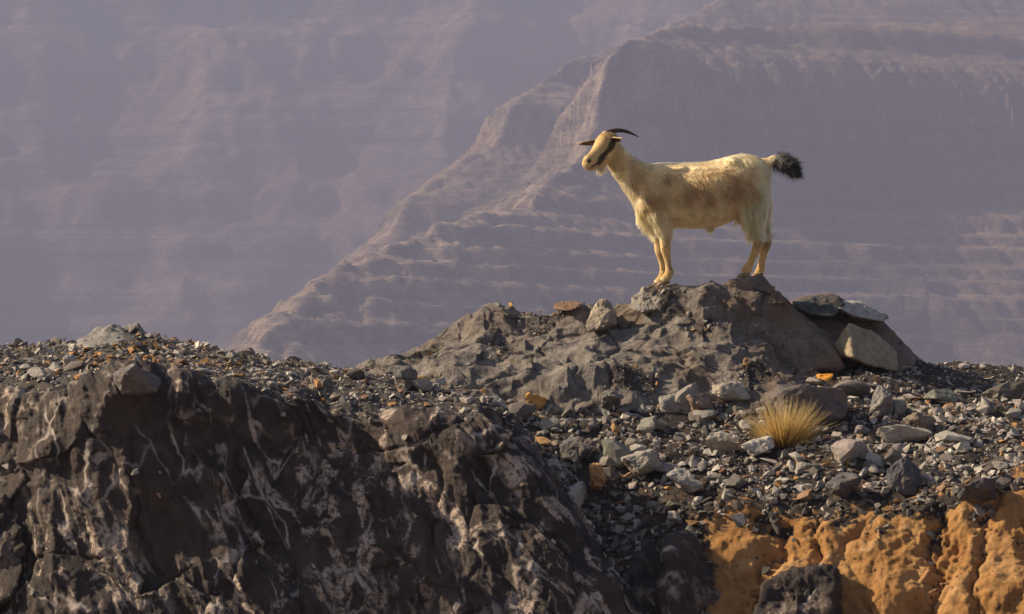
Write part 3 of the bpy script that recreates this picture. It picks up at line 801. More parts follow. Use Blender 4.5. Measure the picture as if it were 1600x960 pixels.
# single stones: one object each, alike stones share meshes
def stone_me(k):
    rs2 = np.random.default_rng(300 + k)
    pts = stone_hull(rs2, [.34, .42, .5, .62, .75][k % 5], 12)[0]
    me, c = boulder_mesh('stone', pts, sub=2 if k % 2 else 3, amp=.06, seed=60 + k, rnd=70)
    me.polygons.foreach_set('use_smooth', np.zeros(len(me.polygons), bool))
    me.materials.append(M_STONE)
    return me
STM = [stone_me(k) for k in range(18)]
def stones(m, tag, wf, lo, hi, label, group, colf, rs, cat='stone'):
    p, n, qx, qy = sample(tag, m, wf, rs)
    sz = size_px(m, lo, hi, 1.6, rs); Fr = frames(n, rs, .38)
    for k in range(m):
        o = bpy.data.objects.new('stone', STM[int(rs.integers(0, len(STM)))])
        COL.objects.link(o)
        M = Matrix([[*(Fr[k][r] * sz[k]), (p[k] + n[k] * sz[k] * .26)[r]] for r in range(3)] + [[0, 0, 0, 1]])
        o.matrix_world = M
        cc = colf(rs); o.color = (*cc, 1)
        tone = ('pale ' if sum(cc) / 3 > .27 else 'dark ' if sum(cc) / 3 < .13 else 'mid-') if label.startswith('grey') else ''
        o['label'] = tone + label; o['category'] = cat; o['group'] = tone + group if group.startswith('grey') else (tone + 'grey ' if tone else '') + group
def gcol(rs): return tuple(tints(1, rs, 0, .3)[0])
def ocol(rs): return tuple(np.array(OCH) * rs.uniform(.55, 1.1) * (1, rs.uniform(.85, 1.1), rs.uniform(.8, 1.5)))
stones(85, 'cliff', w_cliff, .04, .115, 'grey angular stone lying loose on top of the dark cliff', 'grey stones on top of the dark cliff', gcol, rs)
stones(205, 'slope', lambda *a: w_slope(*a) * sstep(585, 640, a[1]) * sstep(815, 770, a[1]), .05, .16, 'grey angular stone lying loose on the slope below the outcrop', 'grey stones on the slope below the outcrop', gcol, rs)
stones(38, 'slope', lambda *a: w_slope(*a) * sstep(590, 640, a[1]) * sstep(820, 770, a[1]), .03, .065, 'small ochre stone among the grey stones of the slope', 'ochre stones on the slope', ocol, rs)
stones(14, 'cliff', lambda *a: w_cliff(*a) * sstep(640, 600, a[1]), .025, .05, 'small ochre stone among the gravel on top of the dark cliff', 'ochre stones on top of the dark cliff', ocol, rs)
stones(26, 'outcrop', w_out, .035, .08, 'grey stone resting on a ledge of the outcrop', 'stones on the outcrop', gcol, rs)

# dry grass tuft
def grass():
    rs = np.random.default_rng(8)
    b, _ = at(1226, 694); m = 1100
    Vs, Fs, C = [], [], []
    for k in range(m):
        a = rs.uniform(0, 2 * math.pi); lean = abs(rs.normal(0, .42)); L = rs.uniform(.13, .29) * (1.1 - .25 * lean)
        r0 = rs.uniform(0, .075)
        o = np.array([math.cos(a) * r0 * 1.2, math.sin(a) * r0 * .8, -.02])
        d = np.array([math.cos(a) * lean, math.sin(a) * lean, 1.0]) + rs.normal(0, .12, 3); d /= np.linalg.norm(d)
        side = np.cross(d, rs.normal(size=3)); side /= np.linalg.norm(side)
        w = rs.uniform(.0012, .0024); curl = np.array([math.cos(a), math.sin(a), -.6]) * rs.uniform(.0, .09)
        i0 = len(Vs) 
        for q, s in enumerate((0, .35, .7, 1.0)):
            c = o + d * L * s + curl * s * s
            ww = w * (1 - s * .85)
            Vs += [c - side * ww, c + side * ww]; C += [s, s]
        Fs += [[i0 + 2 * q, i0 + 2 * q + 1, i0 + 2 * q + 3, i0 + 2 * q + 2] for q in range(3)]
    t = NT('dry_grass')
    col = t.ramp(t.attr('along'), [(0, (.24, .13, .03)), (.4, (.52, .34, .09)), (1, (.66, .52, .26))])
    t.put(t.b.inputs['Base Color'], col)
    tr = t.node('ShaderNodeBsdfTranslucent'); t.put(tr.inputs['Color'], col)
    mx = t.node('ShaderNodeMixShader', Fac=.4); t.l.new(t.b.outputs[0], mx.inputs[1]); t.l.new(tr.outputs[0], mx.inputs[2]); t.l.new(mx.outputs[0], t.out.inputs['Surface'])
    o = link('grass_tuft', np_mesh('grass_tuft', np.array(Vs), np.array(Fs), {'along': np.array(C)}), t.m, label='dry golden tuft of grass growing among the stones', cat='grass tuft')
    o.location = b + np.array([0, -.03, 0])
grass()
# ------------------------------------------------------------------ the goat
from mathutils.bvhtree import BVHTree
def G(px, py, y=0.0): return W(px, py, y)

def ground_z(x, y):
    best = -9
    for o in (bpy.data.objects['rock_outcrop'], bpy.data.objects['rock_hump']):
        key = o.name
        if key not in _BV:
            n = len(o.data.vertices); v = np.empty(n * 3, np.float32); o.data.vertices.foreach_get('co', v); v = v.reshape(-1, 3) + np.array(o.location)
            _BV[key] = BVHTree.FromPolygons([tuple(p) for p in v], [tuple(f.vertices) for f in o.data.polygons])
        h = _BV[key].ray_cast(Vector((x, y, 3)), Vector((0, 0, -1)))
        if h[0] is not None: best = max(best, h[0].z)
    return best
_BV = {}

def tube(secs, n=20, up=None):
    """closed tube through sections (centre, a, b, axis_a, axis_b): ellipse with half axes a along axis_a, b along axis_b"""
    V, F = [], []
    for c, a, b, ea, eb in secs:
        for k in range(n):
            t = 2 * math.pi * k / n
            V.append(np.asarray(c) + np.asarray(ea) * a * math.cos(t) + np.asarray(eb) * b * math.sin(t))
    m = len(secs)
    for i in range(m - 1):
        for k in range(n):
            F.append((i * n + k, i * n + (k + 1) % n, (i + 1) * n + (k + 1) % n, (i + 1) * n + k))
    V.append(secs[0][0]); V.append(secs[-1][0])
    for k in range(n):
        F.append((m * n, (k + 1) % n, k)); F.append((m * n + 1, (m - 1) * n + k, (m - 1) * n + (k + 1) % n))
    return V, F

def refine(secs, k=5):
    """smooth in-between sections"""
    A = np.array([np.concatenate([np.asarray(c, float), [a, b], np.asarray(ea, float), np.asarray(eb, float)]) for c, a, b, ea, eb in secs])
    out = []
    for i in range(len(A) - 1):
        p0, p1, p2, p3 = A[max(i - 1, 0)], A[i], A[i + 1], A[min(i + 2, len(A) - 1)]
        for q in range(k):
            t = q / k
            out.append(.5 * (2 * p1 + (p2 - p0) * t + (2 * p0 - 5 * p1 + 4 * p2 - p3) * t * t + (3 * p1 - p0 - 3 * p2 + p3) * t ** 3))
    out.append(A[-1])
    r = []
    for o in out:
        ea = o[5:8] / np.linalg.norm(o[5:8]); eb = o[8:11] / np.linalg.norm(o[8:11])
        r.append((o[:3], max(o[3], .002), max(o[4], .002), ea, eb))
    return r

EX, EY, EZ = np.array([1., 0, 0]), np.array([0, 1., 0]), np.array([0, 0, 1.])
def limb(pts, n=14):
    """pts: (point, half width along the goat, half width across)"""
    secs = []
    for i, (p, a, b) in enumerate(pts):
        d = np.asarray(pts[min(i + 1, len(pts) - 1)][0]) - np.asarray(pts[max(i - 1, 0)][0]); d = d / np.linalg.norm(d)
        ea = np.cross(EY, d); ea /= np.linalg.norm(ea); eb = np.cross(d, ea)
        secs.append((p, a, b, ea, eb))
    return tube(refine(secs, 4), n)

PX = 1 / 271.0
pieces = []
# trunk
tr = []
for px, top, bot, hw in [(991, 290, 318, .05), (998, 268, 338, .085), (1010, 258, 348, .108), (1030, 255, 353, .125), (1060, 255, 356, .148), (1090, 254, 357, .165), (1115, 251, 355, .165),
                         (1138, 245, 348, .152), (1158, 241, 338, .138), (1178, 244, 330, .122), (1193, 252, 318, .098), (1202, 264, 300, .062)]:
    c = G(px, (top + bot) / 2 + 0, 0); tr.append((c, (bot - top) / 2 * PX, hw, EZ, EY))
pieces.append(tube(refine(tr, 4), 28))
# neck
nk = []
for (fx, fy), (bx, by), hw, y in [((998, 334), (1028, 258), .098, .0), ((986, 314), (1006, 253), .086, -.002), ((974, 296), (992, 246), .070, -.006), ((963, 280), (982, 238), .058, -.012), ((952, 266), (973, 229), .052, -.02), ((946, 250), (966, 217), .046, -.025)]:
    a = G(fx, fy, y); b = G(bx, by, y); c = (a + b) / 2; d = (b - a); L = np.linalg.norm(d)
    nk.append((c, L / 2, hw, d / L, EY))
pieces.append(tube(refine(nk, 4), 24))
# head: turned a little towards the viewer's side
HF = np.array([-.72, -.55, -.40]); HF /= np.linalg.norm(HF)
HS = np.cross(HF, EZ); HS /= np.linalg.norm(HS)              # its right-hand side
HU = np.cross(HS, HF)
H0 = G(953, 226, -.03)
def HP(f, u, s): return H0 + HF * f + HU * u + HS * s
hd = []
for s, cu, hh, hw in [(-.052, .004, .030, .026), (-.035, .006, .056, .044), (-.008, .006, .074, .056), (.025, .0, .081, .060), (.06, -.008, .078, .057), (.095, -.018, .064, .046), (.13, -.027, .053, .038), (.165, -.034, .046, .034), (.195, -.036, .042, .033), (.215, -.039, .030, .027), (.226, -.041, .013, .013)]:
    hd.append((HP(s, cu, 0), hh, hw, HU, HS))
pieces.append(tube(refine(hd, 4), 24))
for sg in (-1, 1):                                            # brow ridges, cheeks, nostril wings
    pieces.append(tube(refine([(HP(.0, .030, sg * .036), .012, .010, HU, HS), (HP(.030, .030, sg * .046), .018, .014, HU, HS), (HP(.062, .006, sg * .036), .009, .008, HU, HS)], 4), 12))
    pieces.append(tube(refine([(HP(-.01, -.040, sg * .022), .016, .014, HU, HS), (HP(.035, -.048, sg * .026), .026, .018, HU, HS), (HP(.085, -.055, sg * .018), .012, .010, HU, HS)], 4), 12))
    pieces.append(tube(refine([(HP(.175, -.026, sg * .014), .012, .010, HU, HS), (HP(.200, -.032, sg * .017), .014, .011, HU, HS), (HP(.217, -.040, sg * .012), .008, .007, HU, HS)], 4), 12))
# lower jaw and lip
pieces.append(tube(refine([(HP(.02, -.068, 0), .018, .026, HU, HS), (HP(.10, -.076, 0), .020, .024, HU, HS), (HP(.17, -.076, 0), .015, .021, HU, HS), (HP(.203, -.071, 0), .012, .018, HU, HS), (HP(.212, -.069, 0), .006, .008, HU, HS)], 4), 14))
# legs
def foot(px, y, base_dy=0):
    x = G(px, 440, y)[0]; return ground_z(x, y)
NF, FF, NH, FH = -.072, .070, -.078, .072
z_nf = foot(1040, NF); z_ff = foot(1030, FF); z_nh = foot(1165, NH); z_fh = foot(1184, FH)
def gz(px, py, y, z0, ref):                                   # same shape, standing on the rock really there
    p = G(px, py, y); p[2] += (z0 - G(0, ref, y)[2]) * np.clip((py - 345) / (ref - 345), 0, 1); return p
HOOVES = []
def foreleg(dx, y, z0, ref, upper):
    pts = [(G(1022 + dx * .3, 300, y * .95), .075, .040), (G(1030 + dx * .5, 328, y), .074, .044), (gz(1036 + dx * .8, 350, y, z0, ref), .053, .036), (gz(1039.5 + dx, 372, y, z0, ref), .0345, .026), (gz(1040 + dx, 390, y, z0, ref), .0300, .0255),
           (gz(1042.5 + dx, 403, y, z0, ref), .0215, .018), (gz(1044.5 + dx, 416, y, z0, ref), .0185, .0165), (gz(1046 + dx, 426, y, z0, ref), .0265, .021), (gz(1041.5 + dx, 434, y, z0, ref), .0255, .022), (gz(1037 + dx, 440, y, z0, ref), .030, .024)]
    pieces.append(limb(pts))
    HOOVES.append((gz(1035.5 + dx, 441, y, z0, ref), z0, .044))
foreleg(0, NF, z_nf, 447, 1)
foreleg(-9, FF, z_ff, 445, 1)
def hindleg(dx, y, z0, ref, far):
    pts = [(G(1172 + dx * .3, 275, y * .8), .080, .05), (G(1172 + dx * .5, 305, y * 1.12), .098, .058), (G(1176 + dx * .7, 335, y * 1.1), .074, .046), (gz(1180 + dx, 358, y, z0, ref), .044, .033), (gz(1184.5 + dx, 374, y, z0, ref), .0340, .026), (gz(1184.5 + dx, 383, y, z0, ref), .0300, .024)]
    if far: pts += [(gz(1181 + dx, 395, y, z0, ref), .0245, .020), (gz(1178 + dx, 412, y, z0, ref), .0215, .018), (gz(1176 + dx, 422, y, z0, ref), .0255, .020), (gz(1172 + dx, 428, y, z0, ref), .027, .022)]
    else: pts += [(gz(1179 + dx, 396, y, z0, ref), .0235, .020), (gz(1173 + dx, 410, y, z0, ref), .0215, .018), (gz(1168 + dx, 420, y, z0, ref), .0290, .021), (gz(1163 + dx, 427, y, z0, ref), .030, .023)]
    pieces.append(limb(pts))
    HOOVES.append((gz((1170 if far else 1161) + dx, 429, y, z0, ref), z0, .042))
hindleg(0, NH, z_nh, 434, False)
hindleg(12, FH, z_fh, 433, True)
# hips, shoulder blade, sheath on the belly, tail root
for sg in (-1, 1):
    pieces.append(tube(refine([(G(1124, 264, sg * .06), .02, .02, EZ, EY), (G(1144, 255, sg * .078), .032, .028, EZ, EY), (G(1170, 264, sg * .07), .02, .02, EZ, EY)], 4), 14))
    pieces.append(tube(refine([(G(1008, 270, sg * .055), .02, .02, EX, EY), (G(1015, 300, sg * .095), .055, .024, EX, EY), (G(1030, 335, sg * .088), .04, .02, EX, EY)], 4), 14))
pieces.append(tube(refine([(G(1085, 348, 0), .02, .03, EZ, EY), (G(1105, 352, 0), .025, .03, EZ, EY), (G(1116, 354, 0), .018, .018, EZ, EY)], 4), 12))
pieces.append(limb([(G(1186, 258, 0), .04, .04), (G(1200, 254, 0), .028, .028), (G(1211, 248, 0), .020, .02), (G(1222, 251, 0), .015, .015), (G(1231, 261, 0), .008, .008)]))

V, F = [], []
for v, f in pieces:
    o = len(V); V += [tuple(p) for p in v]; F += [tuple(i + o for i in q) for q in f]
raw = bpy.data.meshes.new('goat_raw'); raw.from_pydata(V, [], F)
tmp = bpy.data.objects.new('goat_raw', raw); COL.objects.link(tmp)
bm = bmesh.new(); bm.from_mesh(raw); bmesh.ops.recalc_face_normals(bm, faces=bm.faces); bm.to_mesh(raw); bm.free()
rm = tmp.modifiers.new('r', 'REMESH'); rm.mode = 'VOXEL'; rm.voxel_size = .0065
sm = tmp.modifiers.new('s', 'SMOOTH'); sm.factor = .5; sm.iterations = 7
dg = bpy.context.evaluated_depsgraph_get()
body_me = bpy.data.meshes.new_from_object(tmp.evaluated_get(dg)); body_me.name = 'body'
bpy.data.objects.remove(tmp)
nV = len(body_me.vertices); BV = np.empty(nV * 3, np.float32); body_me.vertices.foreach_get('co', BV); BV = BV.reshape(-1, 3).astype(float)
BN = np.empty(nV * 3, np.float32); body_me.vertices.foreach_get('normal', BN); BN = BN.reshape(-1, 3).astype(float)
body_me.polygons.foreach_set('use_smooth', np.ones(len(body_me.polygons), bool))

# ---- coat: colour zones of the hair itself, hair length and the way it lies
def coat(P, N):
    px, py = to_px(P)
    hl = (P - H0); hf, hu, hs = hl @ HF, hl @ HU, hl @ HS
    head = sstep(-.06, -.02, hf) * (np.abs(hs) < .09) * (px < 975) * (py < 268)
    n1 = fbm(P, 7, 4, 5); n2 = fbm(P * np.array([1, 1, .5]), 22, 3, 6)
    cream = np.array([.82, .575, .25]); tan = np.array([.52, .29, .105]); brown = np.array([.31, .16, .06]); gold = np.array([.60, .35, .10]); black = np.array([.007, .006, .005])
    def L(a, b, t): return a + (b - a) * np.clip(t, 0, 1)[:, None]
    c = np.broadcast_to(cream, P.shape).copy()
    # tan saddle: upper flank, shoulder and neck; paler along the spine and belly
    mid = np.exp(-((py - 296 + (px - 1080) * .05) / 32) ** 4) * sstep(978, 1000, px) * sstep(1195, 1165, px)
    c = L(c, tan, mid * (.85 + n1 * .9))
    c = L(c, brown, mid * sstep(.02, .30, n1 + .3 * np.exp(-((px - 1022) / 26) ** 2) + .15 * np.exp(-((px - 1150) / 22) ** 2)) * .75)
    nb = np.exp(-((px - 990 - (252 - py) * -.35) / 15) ** 2) * sstep(235, 250, py) * sstep(330, 290, py)
    c = L(c, tan, nb * .7)
    c = L(c, gold, sstep(350, 385, py) * .85)                       # legs
    c = L(c, brown, sstep(368, 378, py) * sstep(396, 384, py) * sstep(1140, 1160, px) * .7)
    c = L(c, np.array([.62, .41, .16]), head * .8)
    brow = head * np.exp(-((hf - .01) / .05) ** 2) * sstep(.012, .045, hu) * (.75 + fbm(P, 60, 2, 9) * 1.6)
    c = L(c, np.array([.40, .19, .055]), brow * .85)
    # dark band from ear over the eye to the corner of the mouth
    line = .026 - hf * .56
    w = .0175 + .006 * np.sin(hf * 60)
    band = head * sstep(w + .008, w - .002, np.abs(hu - line)) * sstep(-.075, -.05, hf) * sstep(.165, .135, hf) * sstep(.012, .024, np.abs(hs))
    c = L(c, np.array([.035, .022, .014]), band * .97)
    mouth = head * sstep(.010, .004, np.abs(hu + .057 - (hf - .17) * -.1)) * sstep(.125, .14, hf) * sstep(.216, .205, hf)
    c = L(c, np.array([.05, .025, .02]), mouth)
    nos = head * sstep(.017, .009, np.hypot(hf - .203, hu + .020)) * sstep(.004, .009, np.abs(hs))
    c = L(c, np.array([.03, .018, .015]), nos)
    tail = sstep(1209, 1214, px) * (py < 285)
    c = L(c, black, tail * .97)
    c = c * (1 + n2[:, None] * .5)
    # length (m)
    ln = np.full(len(P), .030)
    ln = np.where(px < 1000, .024, ln)
    chest = sstep(1034, 1000, px) * sstep(306, 338, py) * sstep(380, 360, py) * sstep(.2, -.5, N[:, 0] * .7 + N[:, 2] * .2)
    ln = ln + chest * .055
    skirt = sstep(1036, 1010, px) * sstep(325, 345, py) * sstep(372, 350, py)
    ln = ln + skirt * .02
    thigh = sstep(1146, 1166, px) * sstep(275, 325, py) * sstep(368, 352, py)
    ln = ln + thigh * .065
    spine = sstep(.75, .95, N[:, 2]) * (py < 275) * (px > 985)
    ln = ln + spine * .010
    leg = np.maximum(sstep(356, 386, py) * (px < 1080), sstep(364, 380, py))
    ln = ln * (1 - leg) + .010 * leg
    belly = sstep(-.3, -.7, N[:, 2]) * (px > 1050) * (px < 1150) * (py < 362)
    ln = ln * (1 - belly * .45)
    sheath = np.exp(-((px - 1110) / 6) ** 2) * sstep(346, 352, py) * (np.abs(P[:, 1]) < .05)
    ln = ln + sheath * .035
    hlen = .010 + .022 * sstep(.05, .0, hf) * sstep(.035, .06, hu) + .006 * sstep(.0, -.05, hf)
    ln = ln * (1 - head) + hlen * head
    ln = ln * (1 - tail) + .034 * tail
    shag = np.clip(np.maximum.reduce([chest, skirt, thigh]), 0, 1)
    c = c * (1 - shag[:, None] * (1 - np.array([.95, .86, .72])[None]))
    # lie
    d = np.empty_like(P); d[:] = np.array([.75, 0, -.62])
    hang = np.clip(np.maximum.reduce([chest, skirt, thigh * 1.0]), 0, 1)
    d = d * (1 - hang[:, None]) + np.array([.12, 0, -1.0]) * hang[:, None]
    back = thigh * sstep(1178, 1204, px)
    d = d + back[:, None] * np.array([-.42, 0, 0])
    ln = ln * (1 - .35 * back)
    d = np.where((leg > .5)[:, None], np.array([.1, 0, -1.0]), d)
    d = np.where((sheath > .3)[:, None], np.array([.1, 0, -1.0]), d)
    d = np.where((head > .5)[:, None], -HF[None] * 1.0 + np.array([0, 0, -.15]), d)
    d = np.where((tail > .4)[:, None], np.array([.95, 0, -.55]), d)
    top = (spine > .3)
    d = np.where(top[:, None], np.array([1.0, 0, -.08]), d)
    return c, ln, d, head, tail

def strands(name, P, N, C, LEN, DIR, mat, parent, rs, lift=.30, width=.0011, npts=5, droop=.25, wild=.16, clump=0):
    m = len(P)
    d = DIR + rs.normal(size=(m, 3)) * wild
    cl = fbm(P, 34, 2, 50); cl2 = fbm(P, 34, 2, 51)                     # locks: neighbours bend together
    d = d + np.stack([cl, cl2, cl * 0], -1) * .75
    d = d - (d * N).sum(1, keepdims=True) * N
    d /= np.linalg.norm(d, axis=1, keepdims=True) + 1e-9
    d = d + N * (lift + rs.normal(size=(m, 1)) * .10); d /= np.linalg.norm(d, axis=1, keepdims=True)
    L = LEN * rs.uniform(.55, 1.15, m)
    s = np.linspace(0, 1, npts)
    pts = P[:, None] - N[:, None] * .002 + d[:, None] * (L[:, None] * s)[..., None]
    pts[..., 2] -= droop * L[:, None] * s ** 2
    if clump:
        from mathutils.kdtree import KDTree
        g = rs.choice(m, max(1, int(m / clump)), replace=False)
        kd = KDTree(len(g))
        for q, gi in enumerate(g): kd.insert(P[gi], q)
        kd.balance()
        near = g[np.array([kd.find(x)[1] for x in P])]
        wgt = (sstep(.018, .06, LEN) * .62 + .12) * rs.uniform(.5, 1.0, m)
        pts = pts + (pts[near] - pts) * (wgt[:, None] * s[None] ** 1.4)[..., None]
        C = C * (1 - .5 * sstep(.018, .06, LEN)[:, None] * (1 - 1.6 * _r01(near.astype(np.int64), 9)[:, None]) * .7)
    hc = bpy.data.hair_curves.new(name)
    hc.add_curves([npts] * m)
    hc.attributes['position'].data.foreach_set('vector', pts.astype(np.float32).ravel()) if 'position' in hc.attributes else hc.points.foreach_set('position', pts.astype(np.float32).ravel())
    ra = hc.attributes.get('radius') or hc.attributes.new('radius', 'FLOAT', 'POINT')
    ra.data.foreach_set('value', (width * (1 - .88 * s ** 1.5)[None, :] * rs.uniform(.7, 1.25, (m, 1))).astype(np.float32).ravel())
    ca = hc.attributes.new('tint', 'FLOAT_VECTOR', 'POINT')
    ca.data.foreach_set('vector', np.repeat(np.clip(C * rs.lognormal(0, .16, (m, 1)), .004, .92), npts, 0).astype(np.float32).ravel())
    o = bpy.data.objects.new(name, hc); COL.objects.link(o); o.parent = parent
    hc.materials.append(mat)
    return o

t = NT('goat_hair')
hb = t.node('ShaderNodeBsdfHairPrincipled'); hb.parametrization = 'COLOR'; hb.model = 'CHIANG'
t.put(hb.inputs['Color'], t.attr('tint', 'Vector')); hb.inputs['Roughness'].default_value = .42; hb.inputs['Radial Roughness'].default_value = .75
t.l.new(hb.outputs[0], t.out.inputs['Surface']); M_HAIR = t.m
t = NT('goat_skin'); t.put(t.b.inputs['Base Color'], t.attr('tint', 'Vector')); t.b.inputs['Roughness'].default_value = .8; M_SKIN = t.m
t = NT('goat_horn'); v = t.coord()
t.put(t.b.inputs['Base Color'], t.ramp(t.noise(v, 60, 4), [(.3, (.020, .013, .010)), (.7, (.075, .045, .032))])); t.b.inputs['Roughness'].default_value = .42
t.put(t.b.inputs['Normal'], t.bump(t.attr('ring'), .25, .003)); M_HORN = t.m
t = NT('goat_hoof'); v = t.coord(); t.put(t.b.inputs['Base Color'], t.ramp(t.noise(v, 50, 4), [(.3, (.13, .085, .045)), (.7, (.34, .22, .12))])); t.b.inputs['Roughness'].default_value = .5; M_HOOF = t.m
t = NT('goat_eye'); t.b.inputs['Base Color'].default_value = (.05, .03, .012, 1); t.b.inputs['Roughness'].default_value = .08; M_EYE = t.m

goat = bpy.data.objects.new('goat', None); COL.objects.link(goat)
goat['label'] = 'cream and tan goat with dark face stripe and black tail, standing on the outcrop'; goat['category'] = 'goat'
C0, L0, D0, H0m, T0 = coat(BV, BN)
a = body_me.attributes.new('tint', 'FLOAT_VECTOR', 'POINT'); a.data.foreach_set('vector', np.clip(C0 * .8, 0, 1).astype(np.float32).ravel())
body_me.materials.clear(); body_me.materials.append(M_SKIN)
body = link('body', body_me, None, goat)

def sample_mesh(me, m, rs, wt=None):
    me.calc_loop_triangles(); nt = len(me.loop_triangles)
    T = np.empty(nt * 3, np.int32); me.loop_triangles.foreach_get('vertices', T); T = T.reshape(-1, 3)
    n = len(me.vertices); v = np.empty(n * 3, np.float32); me.vertices.foreach_get('co', v); v = v.reshape(-1, 3).astype(float)
    nr = np.empty(n * 3, np.float32); me.vertices.foreach_get('normal', nr); nr = nr.reshape(-1, 3).astype(float)
    ar = np.linalg.norm(np.cross(v[T[:, 1]] - v[T[:, 0]], v[T[:, 2]] - v[T[:, 0]]), axis=1)
    if wt is not None: ar = ar * wt[T].mean(1)
    i = rs.choice(nt, m, p=ar / ar.sum()); r = rs.random((m, 2)); k = r.sum(1) > 1; r[k] = 1 - r[k]
    w = np.stack([1 - r.sum(1), r[:, 0], r[:, 1]], -1)[..., None]
    P = (v[T[i]] * w).sum(1); N = (nr[T[i]] * w).sum(1); N /= np.linalg.norm(N, axis=1, keepdims=True)
    return P, N
rs = np.random.default_rng(99)
bpx, bpy_ = to_px(BV)
wt = 1 + 1.6 * H0m + 1.2 * T0 + 1.2 * sstep(352, 375, bpy_)
P, N = sample_mesh(body_me, 110000, rs, wt)
C, LN, DR, hd_, tl = coat(P, N)
# no long hair inside other body parts
strands('coat', P, N, C, LN, DR, M_HAIR, body, rs, clump=22)

# tail tuft: long black hair fanning back and down
tp = [G(1210, 249), G(1218, 250), G(1226, 255), G(1232, 262)]
m = 8000
i = rs.integers(0, 3, m); f = rs.random((m, 1)); P = np.array(tp)[i] * (1 - f) + np.array(tp)[i + 1] * f
N = rs.normal(size=(m, 3)) * np.array([.5, 1, 1]); N /= np.linalg.norm(N, axis=1, keepdims=True)
P = P + N * .012
D = np.array([.95, 0, -.62])[None] + N * .30 + rs.normal(size=(m, 3)) * .08
tuft_c = np.broadcast_to(np.array([.006, .005, .0045]), (m, 3)) * rs.uniform(.5, 1.8, (m, 1))
strands('tail_tuft', P, N, tuft_c, np.full(m, .118) * rs.uniform(.45, 1.0, m), D, M_HAIR, body, rs, lift=.20, width=.0014, wild=.05, droop=.15, clump=16)
# beard
m = 700; P = HP(.115, -.092, 0)[None] + (rs.normal(size=(m, 1)) * .016) * HF[None] + (rs.normal(size=(m, 1)) * .009) * HS[None]
N = np.broadcast_to(HS, (m, 3)) * np.sign(rs.normal(size=(m, 1)))
strands('beard', P, N, np.broadcast_to(np.array([.70, .46, .20]), (m, 3)), np.full(m, .055) * rs.uniform(.4, 1, m), np.broadcast_to(np.array([.22, .0, -1.0]), (m, 3)), M_HAIR, body, rs, lift=.02, width=.0010, wild=.06, droop=0)

# horns, ears, eyes, hooves
def horn(y):
    path = [G(944, 213, y), G(951, 207.5, y), G(961, 204.5, y + .003), G(973, 204.5, y + .008), G(985, 208, y + .012), (G(998.5, 214.5, y + .016))]
    rad = [.0165, .0155, .0135, .0110, .0075, .0018]
    secs = []
    for k, p in enumerate(path):
        d = path[min(k + 1, 5)] - path[max(k - 1, 0)]; d /= np.linalg.norm(d); ea = np.cross(EY, d); ea /= np.linalg.norm(ea)
        secs.append((p, rad[k], rad[k] * .8, ea, np.cross(d, ea)))
    v, f = tube(refine(secs, 12), 14)
    nsec = (len(v) - 2) // 14
    ring = np.concatenate([np.repeat(np.sin(np.arange(nsec) * 1.35), 14), [0, 0]])
    v = np.array(v); 
    me = bpy.data.meshes.new('horn'); me.from_pydata([tuple(p) for p in v], [], f)
    at_ = me.attributes.new('ring', 'FLOAT', 'POINT'); at_.data.foreach_set('value', ring.astype(np.float32))
    for p in me.polygons: p.use_smooth = True
    return link('horn', me, M_HORN, goat)
horn(-.052); horn(.004)

def ear(root, tip, wide, nrm, seed, dark):
    """cupped leaf-shaped ear with thickness"""
    root, tip = np.asarray(root), np.asarray(tip); ax = tip - root; L = np.linalg.norm(ax); ax /= L
    nrm = nrm - (nrm @ ax) * ax; nrm /= np.linalg.norm(nrm); sd = np.cross(ax, nrm)
    nu, nv = 14, 9; V = []
    for layer in (0, 1):
        for i in range(nu):
            s = i / (nu - 1); w = wide * (math.sin(math.pi * min(s * .86 + .14, 1)) ** .75) * (1 - .15 * s)
            for j in range(nv):
                q = j / (nv - 1) * 2 - 1
                c = root + ax * L * s + sd * w * q + nrm * (.45 * wide * q * q - .012 * s * s) * 1.0
                V.append(c + nrm * (.0045 * (1 - s * .6) * (1 - q * q * .7) * (1 if layer else -1)))
    F = []; o = nu * nv
    for i in range(nu - 1):
        for j in range(nv - 1):
            k = i * nv + j
            F += [(k, k + 1, k + nv + 1, k + nv), (o + k, o + k + nv, o + k + nv + 1, o + k + 1)]
    for i in range(nu - 1):
        for j in (0, nv - 1):
            k = i * nv + j; F.append((k, k + nv, o + k + nv, o + k))
    for j in range(nv - 1):
        for i in (0, nu - 1):
            k = i * nv + j; F.append((k, k + 1, o + k + 1, o + k))
    me = bpy.data.meshes.new('ear'); me.from_pydata([tuple(p) for p in V], [], F)
    bm = bmesh.new(); bm.from_mesh(me); bmesh.ops.recalc_face_normals(bm, faces=bm.faces); bm.to_mesh(me); bm.free()
    V = np.array(V); col = np.where((np.arange(len(V)) < o)[:, None] == (dark < 0), np.array([.10, .06, .04]), np.array([.50, .36, .19]))
    a = me.attributes.new('tint', 'FLOAT_VECTOR', 'POINT'); a.data.foreach_set('vector', col.astype(np.float32).ravel())
    for p in me.polygons: p.use_smooth = True
    e = link('ear', me, M_SKIN, goat)
    m = 1500; P, N = sample_mesh(me, m, rs)
    cc = np.where(((N @ nrm) * dark > .1)[:, None], np.array([.10, .06, .04]), np.array([.60, .44, .24]))
    strands('ear_hair', P, N, cc, np.full(m, .010), np.broadcast_to(ax, (m, 3)), M_HAIR, e, rs, lift=.25, width=.0008, wild=.1, droop=.05)
    return e
ear(HP(-.004, .038, -.050), G(970, 218, -.165), .024, np.array([.15, -.85, -.45]), 1, 1)
ear(HP(.004, .032, .050), G(903.5, 226, .02), .022, np.array([-.3, -.6, -.75]), 2, 1)

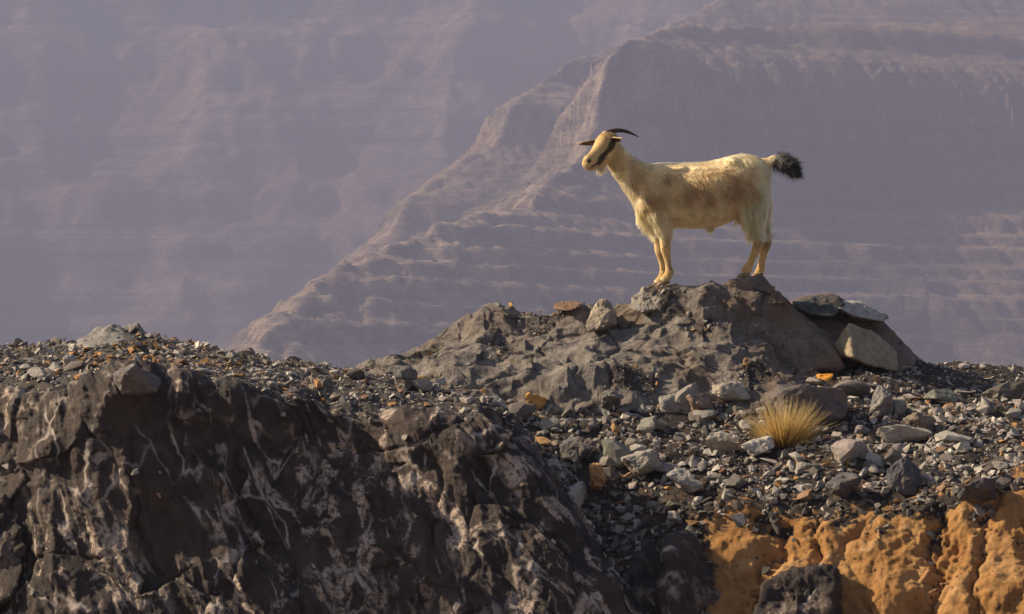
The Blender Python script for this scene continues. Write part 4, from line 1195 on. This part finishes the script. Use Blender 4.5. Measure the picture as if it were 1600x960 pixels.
def blob(name, c, r, mat, parent, ax=None):
    D, F = ico(3); V = D * np.asarray(r)
    if ax is not None: V = V[:, :1] * ax[0] + V[:, 1:2] * ax[1] + V[:, 2:3] * ax[2]
    me = np_mesh(name, V, F); o = link(name, me, mat, parent); o.location = c; return o
for sg in (-1, 1): blob('eye', HP(.038, .014, sg * .0555), (.0125, .0100, .0085), M_EYE, goat, (HF, HU, HS))

def hoof(c, z0, L):
    """cloven hoof: two claws side by side, toes forward"""
    V, F = [], []
    for sg in (-1, 1):
        ring = []
        for zz, sc, fx in ((0, 1.0, 0), (.010, .97, .002), (.022, .82, .007), (.030, .70, .011)):
            for k in range(12):
                a = 2 * math.pi * k / 12
                x = -math.cos(a) * (L * .5) * sc; 
                w = .0125 * sc * math.sin(a) * (1 - .35 * max(0, math.cos(a)) ** 2)
                ring.append((c[0] + x + fx, c[1] + sg * (.0135 + .0005) + w, z0 - .004 + zz))
        o = len(V); V += ring
        for i in range(3):
            for k in range(12): F.append((o + i * 12 + k, o + i * 12 + (k + 1) % 12, o + (i + 1) * 12 + (k + 1) % 12, o + (i + 1) * 12 + k))
        F.append(tuple(o + k for k in range(11, -1, -1))); F.append(tuple(o + 36 + k for k in range(12)))
    me = bpy.data.meshes.new('hoof'); me.from_pydata(V, [], F)
    for p in me.polygons: p.use_smooth = True
    return link('hoof', me, M_HOOF, goat)
for c, z0, L in HOOVES: hoof(c, z0, L * 1.75)
# ------------------------------------------------------------------ the air between here and the mountains
def haze():
    bm = bmesh.new(); bmesh.ops.create_cube(bm, size=1.0)
    me = bpy.data.meshes.new('haze'); bm.to_mesh(me); bm.free()
    m = bpy.data.materials.new('haze'); m.use_nodes = True
    nt = m.node_tree; nt.nodes.remove(nt.nodes['Principled BSDF'])
    v = nt.nodes.new('ShaderNodeVolumePrincipled')
    v.inputs['Color'].default_value = (.355, .38, .57, 1)
    v.inputs['Density'].default_value = .00078
    v.inputs['Anisotropy'].default_value = 0.0
    nt.links.new(v.outputs[0], nt.nodes['Material Output'].inputs['Volume'])
    o = link('haze', me, m, kind='stuff')
    o['label'] = 'thin violet haze in the air before the mountains'; o['category'] = 'haze'
    z0, z1 = -96.0, 262.0
    o.scale = (7400, 6400, z1 - z0); o.location = (0, 2250, (z0 + z1) / 2)
haze()
